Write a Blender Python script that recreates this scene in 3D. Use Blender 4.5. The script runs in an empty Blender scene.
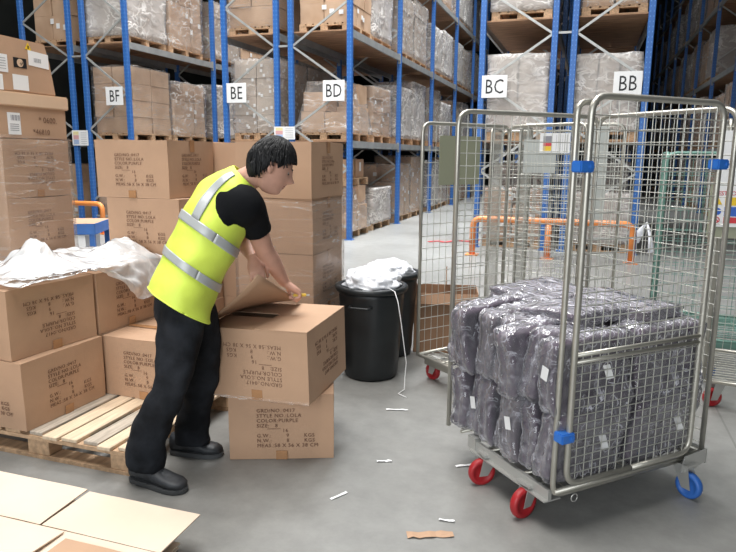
import bpy, bmesh, math, random
from mathutils import Vector, Matrix, noise
from math import sin, cos, pi, radians
random.seed(7)
C = bpy.context.scene.collection
sc = bpy.context.scene

# ------------------------------------------------------------------ helpers
def link(o, parent=None):
    C.objects.link(o)
    if parent is not None:
        o.parent = parent
    return o

def mesh(bm, m, smooth=False, name='m'):
    me = bpy.data.meshes.new(name)
    bmesh.ops.recalc_face_normals(bm, faces=bm.faces[:]) if len(bm.faces) else None
    bm.to_mesh(me); bm.free()
    for mm in (m if isinstance(m, (list, tuple)) else [m]):
        me.materials.append(mm)
    if smooth:
        me.polygons.foreach_set('use_smooth', [True]*len(me.polygons))
    return me

def obj(name, me, parent=None, loc=None, rot=None):
    o = bpy.data.objects.new(name, me)
    link(o, parent)
    if loc is not None: o.location = loc
    if rot is not None: o.rotation_euler = rot
    return o

def part(name, bm, m, parent, smooth=False, label=None):
    o = obj(name, mesh(bm, m, smooth, name), parent)
    if label: o['label'] = label
    return o

def thing(name, label, cat, loc=(0, 0, 0), rot=(0, 0, 0), group=None):
    o = bpy.data.objects.new(name, None); C.objects.link(o)
    o.empty_display_size = .1
    o.location = loc; o.rotation_euler = rot
    tag(o, label, cat, group)
    return o

def tag(o, label, cat, group=None, kind=None):
    o['label'] = label; o['category'] = cat
    if group: o['group'] = group
    if kind: o['kind'] = kind
    return o

def struct(name, bm, m, label=None):
    o = obj(name, mesh(bm, m, False, name)); o['kind'] = 'structure'
    o['label'] = label or name; o['category'] = name.split('_')[0]
    return o

def copy_tree(o, parent=None):
    c = o.copy(); C.objects.link(c); c.parent = parent
    for ch in list(KIDS.get(o.name, o.children)):
        copy_tree(ch, c)
    return c
KIDS = {}

def box(bm, x0, x1, y0, y1, z0, z1, mat=0, M=None):
    vs = [Vector((x, y, z)) for x in (x0, x1) for y in (y0, y1) for z in (z0, z1)]
    if M is not None: vs = [M @ v for v in vs]
    v = [bm.verts.new(p) for p in vs]
    for f in ((0, 1, 3, 2), (4, 6, 7, 5), (0, 4, 5, 1), (2, 3, 7, 6), (0, 2, 6, 4), (1, 5, 7, 3)):
        fc = bm.faces.new([v[i] for i in f]); fc.material_index = mat
    return v

def bar(bm, a, b, w, h, mat=0, up=Vector((0, 0, 1))):
    a = Vector(a); b = Vector(b); d = (b-a); L = d.length; d.normalize()
    if abs(d.dot(up)) > .98: up = Vector((1, 0, 0))
    s = d.cross(up).normalized(); u = s.cross(d)
    M = Matrix((( s.x, d.x, u.x, a.x), (s.y, d.y, u.y, a.y), (s.z, d.z, u.z, a.z), (0, 0, 0, 1)))
    box(bm, -w/2, w/2, 0, L, -h/2, h/2, mat, M)

def tube(bm, pts, r, n=8, cap=True, mat=0):
    pts = [Vector(p) for p in pts]
    rr = r if isinstance(r, (list, tuple)) else [r]*len(pts)
    t0 = (pts[1]-pts[0]).normalized()
    ref = Vector((0, 0, 1)) if abs(t0.z) < .9 else Vector((1, 0, 0))
    s = t0.cross(ref).normalized()
    rings = []
    for i, p in enumerate(pts):
        if i == 0: t = t0
        elif i == len(pts)-1: t = (pts[i]-pts[i-1]).normalized()
        else: t = ((pts[i]-pts[i-1]).normalized()+(pts[i+1]-pts[i]).normalized()).normalized()
        s = (s - t*s.dot(t)).normalized(); o = t.cross(s)
        rings.append([bm.verts.new(p+(s*cos(2*pi*k/n)+o*sin(2*pi*k/n))*rr[i]) for k in range(n)])
    for a, b in zip(rings, rings[1:]):
        for k in range(n):
            f = bm.faces.new((a[k], a[(k+1) % n], b[(k+1) % n], b[k])); f.material_index = mat; f.smooth = True
    if cap:
        bm.faces.new(rings[0][::-1]).material_index = mat; bm.faces.new(rings[-1]).material_index = mat

def arc_path(pts, rad, seg=5):
    """round the inner corners of a polyline"""
    pts = [Vector(p) for p in pts]; out = [pts[0]]
    for i in range(1, len(pts)-1):
        p = pts[i]; a = (pts[i-1]-p); b = (pts[i+1]-p)
        r = min(rad, a.length*.49, b.length*.49); a.normalize(); b.normalize()
        p0 = p+a*r; p1 = p+b*r
        for k in range(seg+1):
            t = k/seg
            out.append(p0*(1-t)**2+p*2*t*(1-t)+p1*t*t)
    out.append(pts[-1]); return out

def wire(bm, a, b, r):
    """thin 4 sided rod"""
    a = Vector(a); b = Vector(b); t = (b-a).normalized()
    ref = Vector((0, 0, 1)) if abs(t.z) < .9 else Vector((1, 0, 0))
    s = t.cross(ref).normalized(); o = t.cross(s)
    q = []
    for p in (a, b):
        q.append([bm.verts.new(p+(s*cos(pi/2*k)+o*sin(pi/2*k))*r) for k in range(4)])
    for k in range(4):
        f = bm.faces.new((q[0][k], q[0][(k+1) % 4], q[1][(k+1) % 4], q[1][k])); f.smooth = True

def lathe(bm, prof, n=32, mat=0):
    rings = []
    for r, z in prof:
        rings.append([bm.verts.new((r*cos(2*pi*k/n), r*sin(2*pi*k/n), z)) for k in range(n)])
    for a, b in zip(rings, rings[1:]):
        for k in range(n):
            f = bm.faces.new((a[k], a[(k+1) % n], b[(k+1) % n], b[k])); f.smooth = True; f.material_index = mat
    return rings

def grid_box(bm, L, W, H, nx, ny, nz, f=None):
    """box 0..L,0..W,0..H with subdivided faces; f(v) moves the points"""
    key = {}
    def V(i, j, k):
        if (i, j, k) not in key:
            p = Vector((L*i/nx, W*j/ny, H*k/nz))
            key[(i, j, k)] = bm.verts.new(f(p) if f else p)
        return key[(i, j, k)]
    for i in range(nx):
        for j in range(ny):
            bm.faces.new((V(i, j, 0), V(i, j+1, 0), V(i+1, j+1, 0), V(i+1, j, 0)))
            bm.faces.new((V(i, j, nz), V(i+1, j, nz), V(i+1, j+1, nz), V(i, j+1, nz)))
    for i in range(nx):
        for k in range(nz):
            bm.faces.new((V(i, 0, k), V(i+1, 0, k), V(i+1, 0, k+1), V(i, 0, k+1)))
            bm.faces.new((V(i, ny, k), V(i, ny, k+1), V(i+1, ny, k+1), V(i+1, ny, k)))
    for j in range(ny):
        for k in range(nz):
            bm.faces.new((V(0, j, k), V(0, j, k+1), V(0, j+1, k+1), V(0, j+1, k)))
            bm.faces.new((V(nx, j, k), V(nx, j+1, k), V(nx, j+1, k+1), V(nx, j, k+1)))

def text_mesh(lines, size, m, spacing=1.0, align='LEFT', lsp=1.0, name='text'):
    cu = bpy.data.curves.new('t', 'FONT'); cu.body = lines; cu.size = size
    cu.space_character = spacing; cu.align_x = align; cu.space_line = lsp
    cu.extrude = .0004; cu.resolution_u = 2
    o = bpy.data.objects.new('t', cu); C.objects.link(o)
    dg = bpy.context.evaluated_depsgraph_get(); dg.update()
    me = bpy.data.meshes.new_from_object(o.evaluated_get(dg)); me.name = name
    bpy.data.objects.remove(o); bpy.data.curves.remove(cu)
    me.materials.clear(); me.materials.append(m)
    return me

def nz(p, s, seed=0.):
    return noise.noise(Vector((p[0]*s+seed, p[1]*s+seed*.7, p[2]*s-seed)))

# ------------------------------------------------------------------ materials
def newmat(name):
    m = bpy.data.materials.new(name); m.use_nodes = True
    nt = m.node_tree; return m, nt, nt.nodes['Principled BSDF']

def mat(name, col, rough=.6, metal=0., var=.0, scale=6., bump=0., bscale=60., col2=None, spec=.5, stretch=(1, 1, 1), detail=4.):
    m, nt, b = newmat(name)
    b.inputs['Base Color'].default_value = (*col, 1); b.inputs['Roughness'].default_value = rough
    b.inputs['Metallic'].default_value = metal; b.inputs['Specular IOR Level'].default_value = spec
    tc = nt.nodes.new('ShaderNodeTexCoord'); mp = nt.nodes.new('ShaderNodeMapping'); mp.inputs['Scale'].default_value = stretch
    nt.links.new(tc.outputs['Object'], mp.inputs['Vector'])
    if var or col2:
        n = nt.nodes.new('ShaderNodeTexNoise'); n.inputs['Scale'].default_value = scale; n.inputs['Detail'].default_value = detail
        nt.links.new(mp.outputs[0], n.inputs['Vector'])
        r = nt.nodes.new('ShaderNodeValToRGB')
        c2 = col2 or tuple(c*(1-var) for c in col); c1 = col if col2 else tuple(min(1, c*(1+var)) for c in col)
        r.color_ramp.elements[0].position = .35; r.color_ramp.elements[1].position = .65
        r.color_ramp.elements[0].color = (*c2, 1); r.color_ramp.elements[1].color = (*c1, 1)
        nt.links.new(n.outputs['Fac'], r.inputs['Fac']); nt.links.new(r.outputs[0], b.inputs['Base Color'])
    if bump:
        n = nt.nodes.new('ShaderNodeTexNoise'); n.inputs['Scale'].default_value = bscale; n.inputs['Detail'].default_value = 3
        nt.links.new(mp.outputs[0], n.inputs['Vector'])
        bp = nt.nodes.new('ShaderNodeBump'); bp.inputs['Strength'].default_value = bump; bp.inputs['Distance'].default_value = .01
        nt.links.new(n.outputs['Fac'], bp.inputs['Height']); nt.links.new(bp.outputs[0], b.inputs['Normal'])
    return m

def film(name, haze, edge, crease, scale, stretch=(1, 1, 1), col=(.9, .9, .92), rough=.15, width=.05, bump=.6, gloss=1.0, distort=.8):
    """thin plastic film: clear, hazier at grazing angles, with narrow whitish creases and a glossy coat"""
    m, nt, b = newmat(name); nt.nodes.remove(b)
    out = nt.nodes['Material Output']; N = nt.nodes.new; L = nt.links.new
    tc = N('ShaderNodeTexCoord'); mp = N('ShaderNodeMapping'); mp.inputs['Scale'].default_value = stretch
    L(tc.outputs['Object'], mp.inputs['Vector'])
    n = N('ShaderNodeTexNoise'); n.inputs['Scale'].default_value = scale; n.inputs['Detail'].default_value = 3
    n.inputs['Distortion'].default_value = distort; L(mp.outputs[0], n.inputs['Vector'])
    def mth(op, a, v=None, c=None):
        q = N('ShaderNodeMath'); q.operation = op
        for i, x in enumerate((a, v, c)):
            if x is None: continue
            if isinstance(x, (int, float)): q.inputs[i].default_value = x
            else: L(x, q.inputs[i])
        return q.outputs[0]
    d = mth('ABSOLUTE', mth('SUBTRACT', n.outputs['Fac'], .5))
    r = N('ShaderNodeMapRange'); r.interpolation_type = 'SMOOTHSTEP'; r.inputs['From Min'].default_value = 0; r.inputs['From Max'].default_value = width
    r.inputs['To Min'].default_value = crease; r.inputs['To Max'].default_value = 0; L(d, r.inputs['Value'])
    n2 = N('ShaderNodeTexNoise'); n2.inputs['Scale'].default_value = scale*.35; L(mp.outputs[0], n2.inputs['Vector'])
    r2 = N('ShaderNodeMapRange'); r2.inputs['From Min'].default_value = .38; r2.inputs['From Max'].default_value = .66; L(n2.outputs['Fac'], r2.inputs['Value'])
    lw = N('ShaderNodeLayerWeight'); lw.inputs['Blend'].default_value = .35
    a = mth('ADD', mth('MULTIPLY', r.outputs[0], r2.outputs[0]), mth('MULTIPLY', lw.outputs['Facing'], edge))
    a = mth('MINIMUM', mth('ADD', a, haze), 1.)
    bp = N('ShaderNodeBump'); bp.inputs['Strength'].default_value = bump; bp.inputs['Distance'].default_value = .03
    L(n.outputs['Fac'], bp.inputs['Height'])
    tr = N('ShaderNodeBsdfTransparent'); df = N('ShaderNodeBsdfDiffuse'); df.inputs['Color'].default_value = (*col, 1); L(bp.outputs[0], df.inputs['Normal'])
    mx = N('ShaderNodeMixShader'); L(a, mx.inputs[0]); L(tr.outputs[0], mx.inputs[1]); L(df.outputs[0], mx.inputs[2])
    gl = N('ShaderNodeBsdfGlossy'); gl.inputs['Roughness'].default_value = rough; L(bp.outputs[0], gl.inputs['Normal'])
    fr = N('ShaderNodeFresnel'); fr.inputs['IOR'].default_value = 1.5; L(bp.outputs[0], fr.inputs['Normal'])
    mg = N('ShaderNodeMixShader'); L(mth('MINIMUM', mth('MULTIPLY', fr.outputs[0], gloss), 1.), mg.inputs[0]); L(mx.outputs[0], mg.inputs[1]); L(gl.outputs[0], mg.inputs[2])
    L(mg.outputs[0], out.inputs['Surface'])
    return m

M = {}
M['card'] = mat('cardboard', (.46, .29, .185), .75, var=.07, scale=2.5, bump=.08, bscale=30)
M['card_in'] = mat('cardboard_pale', (.62, .44, .30), .8, var=.05, scale=3)
M['card_flat'] = mat('cardboard_cream', (.70, .57, .45), .8, var=.04, scale=3)
M['card_dark'] = mat('cardboard_dark', (.33, .19, .11), .8, var=.12, scale=3)
M['tape'] = mat('parcel_tape', (.40, .21, .10), .25, var=.1, scale=9)
M['ink'] = mat('carton_ink', (.17, .09, .055), .8)
M['paper'] = mat('white_paper', (.80, .80, .80), .5)
M['paperprint'] = mat('printed_grey', (.25, .25, .28), .7)
M['blue'] = mat('rack_blue_paint', (.028, .13, .42), .4, var=.12, scale=5)
M['galv'] = mat('galvanised_steel', (.42, .43, .42), .45, metal=.35, var=.12, scale=8)
M['beam'] = mat('beam_grey_paint', (.30, .31, .31), .5, metal=.2, var=.1, scale=6)
M['deck'] = mat('shelf_boards', (.35, .20, .115), .75, var=.28, scale=2.2, stretch=(1, 7, 1))
M['pallet'] = mat('pallet_wood', (.50, .33, .20), .8, var=.22, scale=5, stretch=(6, 1, 6), bump=.2)
M['pallet_pale'] = mat('pallet_wood_pale', (.64, .50, .35), .8, var=.13, scale=6, stretch=(9, 1, 9), bump=.2)
M['pallet_grey'] = mat('pallet_wood_weathered', (.42, .36, .29), .85, var=.2, scale=6, stretch=(9, 1, 9), bump=.25)
M['chrome'] = mat('zinc_plated_tube', (.45, .435, .385), .36, metal=.7, var=.07, scale=10)
M['wire'] = mat('zinc_plated_wire', (.58, .58, .53), .35, metal=.6)
M['greencage'] = mat('green_coated_steel', (.16, .30, .25), .4, metal=.2)
M['red'] = mat('red_wheel_rubber', (.36, .015, .02), .45)
M['bluewheel'] = mat('blue_wheel_rubber', (.03, .13, .45), .45)
M['clip'] = mat('blue_plastic_clip', (.03, .16, .55), .35)
M['orange'] = mat('orange_barrier_paint', (.72, .24, .06), .45, var=.1)
M['bin'] = mat('black_bin_plastic', (.012, .015, .017), .42, var=.2, scale=7)
M['garment'] = mat('aubergine_cloth', (.085, .060, .088), .9, var=.2, scale=14, bump=.5, bscale=25)
M['garment2'] = mat('grey_cloth', (.105, .085, .100), .9, var=.2, scale=14, bump=.5, bscale=25)
M['plate'] = mat('grey_card_plate', (.42, .44, .42), .5)
M['khaki'] = mat('khaki_plate', (.30, .31, .22), .5)
M['skin'] = mat('skin', (.58, .32, .235), .55, var=.06, scale=20)
M['lips'] = mat('lips', (.36, .13, .10), .5)
M['hair'] = mat('black_hair', (.006, .006, .007), .5, spec=.3, var=.3, scale=60, stretch=(1, 1, 1))
M['shirt'] = mat('black_cotton', (.006, .0065, .008), .9, spec=.15, bump=.3, bscale=18)
M['jeans'] = mat('black_denim', (.014, .016, .020), .9, spec=.2, var=.55, scale=7, bump=.9, bscale=14)
M['shoe'] = mat('black_leather', (.030, .034, .040), .5, var=.3, scale=30)
M['sole'] = mat('shoe_sole_rubber', (.075, .08, .085), .7)
M['vest'] = mat('fluorescent_yellow_fabric', (.67, .83, .10), .6, var=.05, scale=5, bump=.8, bscale=8)
M['reflect'] = mat('silver_reflective_tape', (.43, .45, .45), .38, metal=.15)
M['eye'] = mat('eye_white', (.34, .30, .28), .5)
M['yellow'] = mat('yellow_plastic', (.75, .50, .06), .4)
M['black'] = mat('black_print', (.01, .01, .012), .5)
M['redp'] = mat('red_print', (.60, .04, .05), .5)
M['yelp'] = mat('yellow_print', (.78, .52, .02), .5)
M['blup'] = mat('blue_print', (.03, .12, .50), .5)
M['steel'] = mat('caster_steel', (.50, .50, .48), .4, metal=.6)
M['wall'] = mat('dark_cladding', (.035, .040, .038), .8, var=.2, scale=.8)
M['skylight_frame'] = mat('roof_metal', (.25, .26, .27), .6)
M['filmwhite'] = film('white_wrap_film', .42, .45, .5, 6, col=(.95, .96, .97), width=.07, bump=.45, gloss=1.6)
M['bagfilm'] = film('clear_bag_film', .02, .60, .85, 11, (1, 1, .8), col=(.84, .83, .92), rough=.12, width=.026, bump=1, gloss=1.9)
M['stretch'] = film('stretch_wrap_film', .05, .06, .50, 2.6, (.8, .8, 9), col=(.92, .87, .82), width=.022, bump=.1, gloss=.35, distort=.3)
M['loadwrap'] = film('pallet_wrap_film', .10, .08, .65, 3.5, (1, 1, 2.6), col=(.90, .85, .80), rough=.22, width=.045, bump=.6, gloss=.4)
M['loadwrap_heavy'] = film('pallet_wrap_film_heavy', .30, .15, .65, 4, (1, 1, 2.2), col=(.86, .83, .80), rough=.18, width=.07, bump=.8, gloss=.5)

# wrapped carton block: cartons with gaps and small white labels
def carton_block_mat(name, c1, c2, labels):
    m, nt, b = newmat(name)
    b.inputs['Roughness'].default_value = .75
    tc = nt.nodes.new('ShaderNodeTexCoord')
    n = nt.nodes.new('ShaderNodeTexNoise'); n.inputs['Scale'].default_value = 2.2
    nt.links.new(tc.outputs['Object'], n.inputs['Vector'])
    r = nt.nodes.new('ShaderNodeValToRGB'); r.color_ramp.elements[0].color = (*c1, 1); r.color_ramp.elements[1].color = (*c2, 1)
    r.color_ramp.elements[0].position = .35; r.color_ramp.elements[1].position = .65
    nt.links.new(n.outputs['Fac'], r.inputs['Fac']); nt.links.new(r.outputs[0], b.inputs['Base Color'])
    return m
M['block_brown'] = carton_block_mat('block_brown', (.42, .27, .17), (.54, .37, .25), 0)
M['block_grey'] = carton_block_mat('block_grey', (.42, .34, .28), (.52, .44, .37), 0)

# concrete floor
def floor_mat():
    m, nt, b = newmat('concrete_floor')
    tc = nt.nodes.new('ShaderNodeTexCoord')
    def N(s, d, rough=.6):
        n = nt.nodes.new('ShaderNodeTexNoise'); n.inputs['Scale'].default_value = s; n.inputs['Detail'].default_value = d
        n.inputs['Roughness'].default_value = rough
        nt.links.new(tc.outputs['Object'], n.inputs['Vector']); return n
    a = N(.55, 8); c = N(7, 6, .7)
    r = nt.nodes.new('ShaderNodeValToRGB')
    r.color_ramp.elements[0].position = .3; r.color_ramp.elements[1].position = .72
    r.color_ramp.elements[0].color = (.205, .203, .192, 1); r.color_ramp.elements[1].color = (.300, .300, .288, 1)
    nt.links.new(a.outputs['Fac'], r.inputs['Fac'])
    r2 = nt.nodes.new('ShaderNodeValToRGB'); r2.color_ramp.elements[0].position = .34; r2.color_ramp.elements[1].position = .62
    r2.color_ramp.elements[0].color = (.86, .86, .86, 1); r2.color_ramp.elements[1].color = (1.05, 1.05, 1.05, 1)
    nt.links.new(c.outputs['Fac'], r2.inputs['Fac'])
    mx = nt.nodes.new('ShaderNodeMix'); mx.data_type = 'RGBA'; mx.blend_type = 'MULTIPLY'; mx.inputs[0].default_value = 1
    nt.links.new(r.outputs[0], mx.inputs[6]); nt.links.new(r2.outputs[0], mx.inputs[7])
    # construction joints
    sp = nt.nodes.new('ShaderNodeSeparateXYZ'); nt.links.new(tc.outputs['Object'], sp.inputs[0])
    def joint(o, period, off):
        ad = nt.nodes.new('ShaderNodeMath'); ad.operation = 'ADD'; ad.inputs[1].default_value = off
        nt.links.new(sp.outputs[o], ad.inputs[0])
        pm = nt.nodes.new('ShaderNodeMath'); pm.operation = 'PINGPONG'; pm.inputs[1].default_value = period
        nt.links.new(ad.outputs[0], pm.inputs[0])
        lt = nt.nodes.new('ShaderNodeMath'); lt.operation = 'LESS_THAN'; lt.inputs[1].default_value = .006
        nt.links.new(pm.outputs[0], lt.inputs[0]); return lt
    j1 = joint(1, 3.0, .75); j2 = joint(0, 3.0, -.9)
    mxx = nt.nodes.new('ShaderNodeMath'); mxx.operation = 'MAXIMUM'
    nt.links.new(j1.outputs[0], mxx.inputs[0]); nt.links.new(j2.outputs[0], mxx.inputs[1])
    m2 = nt.nodes.new('ShaderNodeMix'); m2.data_type = 'RGBA'
    sc_ = nt.nodes.new('ShaderNodeMath'); sc_.operation = 'MULTIPLY'; sc_.inputs[1].default_value = .45
    nt.links.new(mxx.outputs[0], sc_.inputs[0]); nt.links.new(sc_.outputs[0], m2.inputs[0])
    nt.links.new(mx.outputs[2], m2.inputs[6]); m2.inputs[7].default_value = (.09, .09, .085, 1)
    nt.links.new(m2.outputs[2], b.inputs['Base Color'])
    rr = nt.nodes.new('ShaderNodeMapRange'); rr.inputs['To Min'].default_value = .28; rr.inputs['To Max'].default_value = .55
    nt.links.new(a.outputs['Fac'], rr.inputs['Value']); nt.links.new(rr.outputs[0], b.inputs['Roughness'])
    return m
M['floor'] = floor_mat()

# upright paint with rows of slots
def upright_mat():
    m, nt, b = newmat('rack_upright_blue')
    tc = nt.nodes.new('ShaderNodeTexCoord'); sp = nt.nodes.new('ShaderNodeSeparateXYZ'); nt.links.new(tc.outputs['Object'], sp.inputs[0])
    def mth(op, a, v):
        n = nt.nodes.new('ShaderNodeMath'); n.operation = op; n.inputs[1].default_value = v
        nt.links.new(a, n.inputs[0]); return n.outputs[0]
    fz = mth('FRACT', mth('MULTIPLY', sp.outputs[2], 13.), 0); hz = mth('LESS_THAN', fz, .3)
    ax = mth('ABSOLUTE', sp.outputs[0], 0); d = mth('SUBTRACT', ax, .026); hx = mth('LESS_THAN', mth('ABSOLUTE', d, 0), .007)
    ay = mth('ABSOLUTE', sp.outputs[1], 0); d = mth('SUBTRACT', ay, .026); hy = mth('LESS_THAN', mth('ABSOLUTE', d, 0), .007)
    mx = nt.nodes.new('ShaderNodeMath'); mx.operation = 'MAXIMUM'; nt.links.new(hx, mx.inputs[0]); nt.links.new(hy, mx.inputs[1])
    mu = nt.nodes.new('ShaderNodeMath'); mu.operation = 'MULTIPLY'; nt.links.new(mx.outputs[0], mu.inputs[0]); nt.links.new(hz, mu.inputs[1])
    mm = nt.nodes.new('ShaderNodeMix'); mm.data_type = 'RGBA'; nt.links.new(mu.outputs[0], mm.inputs[0])
    mm.inputs[6].default_value = (.030, .125, .39, 1); mm.inputs[7].default_value = (.10, .25, .55, 1)
    nt.links.new(mm.outputs[2], b.inputs['Base Color']); b.inputs['Roughness'].default_value = .4
    return m
M['upright'] = upright_mat()

# ------------------------------------------------------------------ setting
bm = bmesh.new(); box(bm, -18, 14, -6, 52, -.3, 0); struct('floor', bm, M['floor'], 'smooth grey concrete warehouse floor')
bm = bmesh.new(); box(bm, -18, 14, 52, 52.3, 0, 10.5); struct('wall_back', bm, M['wall'], 'dark far wall at the end of the aisles')
bm = bmesh.new(); box(bm, -18.3, -18, -6, 52, 0, 10.5); struct('wall_left', bm, M['wall'], 'dark left wall')
bm = bmesh.new(); box(bm, 14, 14.3, -6, 52, 0, 10.5); struct('wall_right', bm, M['wall'], 'dark right wall')
bm = bmesh.new(); box(bm, -18, 14, -6.3, -6, 0, 10.5); struct('wall_front', bm, M['wall'], 'wall behind the viewer')
bm = bmesh.new(); box(bm, -18, 14, -6, 52, 10.5, 10.8); struct('ceiling', bm, M['skylight_frame'], 'high warehouse roof')

# ------------------------------------------------------------------ pallets
def pallet_bm(w, d, nb=9, h=.144, seed=0, mats=(0, 0, 0), jitter=0):
    """w along x, d along y, deck boards run along y"""
    rnd = random.Random(seed); bm = bmesh.new()
    bw = w/(nb+(nb-1)*.32)
    for i in range(nb):                                  # deck boards
        x = i*bw*1.32; j = rnd.uniform(-1, 1)*jitter
        box(bm, x, x+bw, 0+j, d+j, h-.02, h, mats[rnd.randrange(len(mats))])
    for y in (0, d/2-.05, d-.1):                         # cross boards and blocks
        box(bm, 0, w, y, y+.1, h-.042, h-.021)
        for x in (0, w/2-.07, w-.14):
            box(bm, x, x+.14, y+.003, y+.097, .022, h-.043)
        box(bm, 0, w, y, y+.1, 0, .021)
    return bm

# ------------------------------------------------------------------ cartons
TXT = 'GRD/NO.:0417\nSTYLE NO.:LOLA\nCOLOR:PURPLE\nSIZE:   8\n              16\nG.W.:        9        KGS\nN.W.:        8        KGS\nMEAS.:58 X 56 X 38 CM'
TM = text_mesh(TXT, .0285, M['ink'], 1.12, lsp=.98, name='carton_print')
def carton_mesh(L, W, H, seed, m=None):
    bm = bmesh.new()
    def f(p):
        q = Vector((p.x-L/2, p.y-W/2, p.z))
        e = 1-min(1, max(abs(q.x)/(L/2), abs(q.y)/(W/2), 0))  # 0 on sides
        bul = .006*sin(pi*p.z/H)
        sx = (abs(q.x) > L/2-1e-4)*math.copysign(1, q.x)*cos(pi*q.y/W)*bul
        sy = (abs(q.y) > W/2-1e-4)*math.copysign(1, q.y)*cos(pi*q.x/L)*bul
        n = nz(q, 4, seed)*.004
        return Vector((q.x+sx+n, q.y+sy+nz(q, 4, seed+9)*.004, p.z+(nz(q, 3, seed+3)*.006 if p.z > H-1e-4 else 0)))
    grid_box(bm, L, W, H, 8, 8, 6, f)
    bmesh.ops.bevel(bm, geom=[e for e in bm.edges if e.calc_face_angle(0) > 1.2], offset=.004, segments=2, affect='EDGES')
    return mesh(bm, m or M['card'], False, 'carton_body')
CART = {}
def carton(cx, cy, z, yaw, L, W, H, label, faces=('F',), flip=False, group=None, seed=0, name='cardboard_carton', rot=None, tape=True, txtsize=1., m=None, category='carton', shift=0.):
    """(cx,cy,z) = bottom front left corner, yaw in degrees; L along local x"""
    a = radians(yaw); c = Vector((cx, cy, z))+Vector((cos(a)*L/2-sin(a)*W/2, sin(a)*L/2+cos(a)*W/2, 0))
    t = thing(name, label, category, c, rot or (0, 0, a), group)
    obj('carton_body', carton_mesh(L, W, H, seed, m), t)
    if tape:
        bm = bmesh.new()
        pr = [(-L/2-.007, H-.075), (-L/2-.007, H+.005), (L/2+.007, H+.005), (L/2+.007, H-.075)]
        va = [bm.verts.new((x, -.027, z)) for x, z in pr]; vb = [bm.verts.new((x, .027, z)) for x, z in pr]
        for i in range(3): bm.faces.new((va[i], va[i+1], vb[i+1], vb[i]))
        part('parcel_tape', bm, M['tape'], t)
    if 'F' in faces or 'f' in faces:                     # centre seam patch low on the front
        bm = bmesh.new(); box(bm, -.03, .03, -W/2-.0085, -W/2-.0075, .0, .05)
        part('parcel_tape', bm, M['tape'], t)
    for fc in faces:
        if fc == 'f': continue
        tw, th = .27*txtsize, .26*txtsize
        e = .0085
        if fc == 'F': base = Matrix.Translation((0, -W/2-e, H/2)) @ Matrix.Rotation(0, 4, 'Z')
        if fc == 'R': base = Matrix.Translation((L/2+e, 0, H/2)) @ Matrix.Rotation(pi/2, 4, 'Z')
        if fc == 'L': base = Matrix.Translation((-L/2-e, 0, H/2)) @ Matrix.Rotation(-pi/2, 4, 'Z')
        T = base @ Matrix.Rotation(pi/2, 4, 'X')
        if flip: T = T @ Matrix.Rotation(pi, 4, 'Z')
        T = T @ Matrix.Translation((-.13*txtsize+shift, .085*txtsize, 0)) @ Matrix.Scale(txtsize, 4)
        o = obj('printed_text', TM, t); o.matrix_local = T
        o2 = obj('printed_text', FRAC, t); o2.matrix_local = T
    return t
bm = bmesh.new(); box(bm, .055, .125, -.0935, -.091, -.0002, .0004); FRAC = mesh(bm, M['ink'], False, 'fraction_bar')

PT = .146
# --- near left pallet
t = thing('wooden_pallet', 'wooden pallet with bare pale boards beside the worker, under the front left cartons', 'pallet', (-3.27, 2.47, 0))
bm = bmesh.new(); w = 1.21
for y in (0, .45, .9):
    box(bm, 0, w, y, y+.1, .102, .123); box(bm, 0, w, y, y+.1, 0, .021)
part('bottom_board', bm, M['pallet'], t)
for y in (0, .45, .9):
    for x in (0, w/2-.07, w-.14):
        bm = bmesh.new(); box(bm, x, x+.14, y+.003, y+.097, .022, .101)
        bmesh.ops.bevel(bm, geom=bm.edges[:], offset=.003, segments=1, affect='EDGES')
        part('block', bm, M['pallet'], t)
xs = [(0.0, .10, 'pallet'), (.13, .1, 'pallet'), (.26, .1, 'pallet'), (.39, .1, 'pallet'), (.545, .085, 'pallet_grey'), (.655, .095, 'pallet_pale'), (.765, .1, 'pallet_pale'), (.90, .095, 'pallet_grey'), (1.01, .08, 'pallet_pale'), (1.12, .09, 'pallet_pale')]
for i, (x, bw, mm) in enumerate(xs):
    bm = bmesh.new(); j = [0, 0, 0, 0, .01, -.015, .0, .01, -.02, .005][i]
    z = .124 if i < 8 else .125
    box(bm, x, x+bw, j, 1.0+j, z, z+.020); bmesh.ops.bevel(bm, geom=bm.edges[:], offset=.003, segments=1, affect='EDGES')
    part('deck_board', bm, M[mm], t)

LG = 'brown cartons stacked on the left'
carton(-2.72, 2.46, PT, 88, .575, .55, .374, 'brown carton on the pallet at far left, bottom of the front stack', ('F', 'L'), group=LG, seed=1)
carton(-2.79, 2.47, .522, 84, .565, .55, .374, 'brown carton with upside-down print under the plastic sheet, top of the front left stack', ('F',), flip=True, group=LG, seed=2)
carton(-2.715, 3.06, PT, 0, .56, .50, .37, 'brown carton on the pallet just behind the worker, its top bare', ('F',), group=LG, seed=3)
carton(-2.73, 3.055, .522, 88, .56, .54, .374, 'brown carton under the plastic sheet, right behind the worker', ('F',), group=LG, seed=4)
carton(-2.73, 3.055, PT, 88, .56, .54, .374, 'brown carton mostly hidden, bottom layer between the bare topped carton and front stack', ('F',), group=LG, seed=5)

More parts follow.
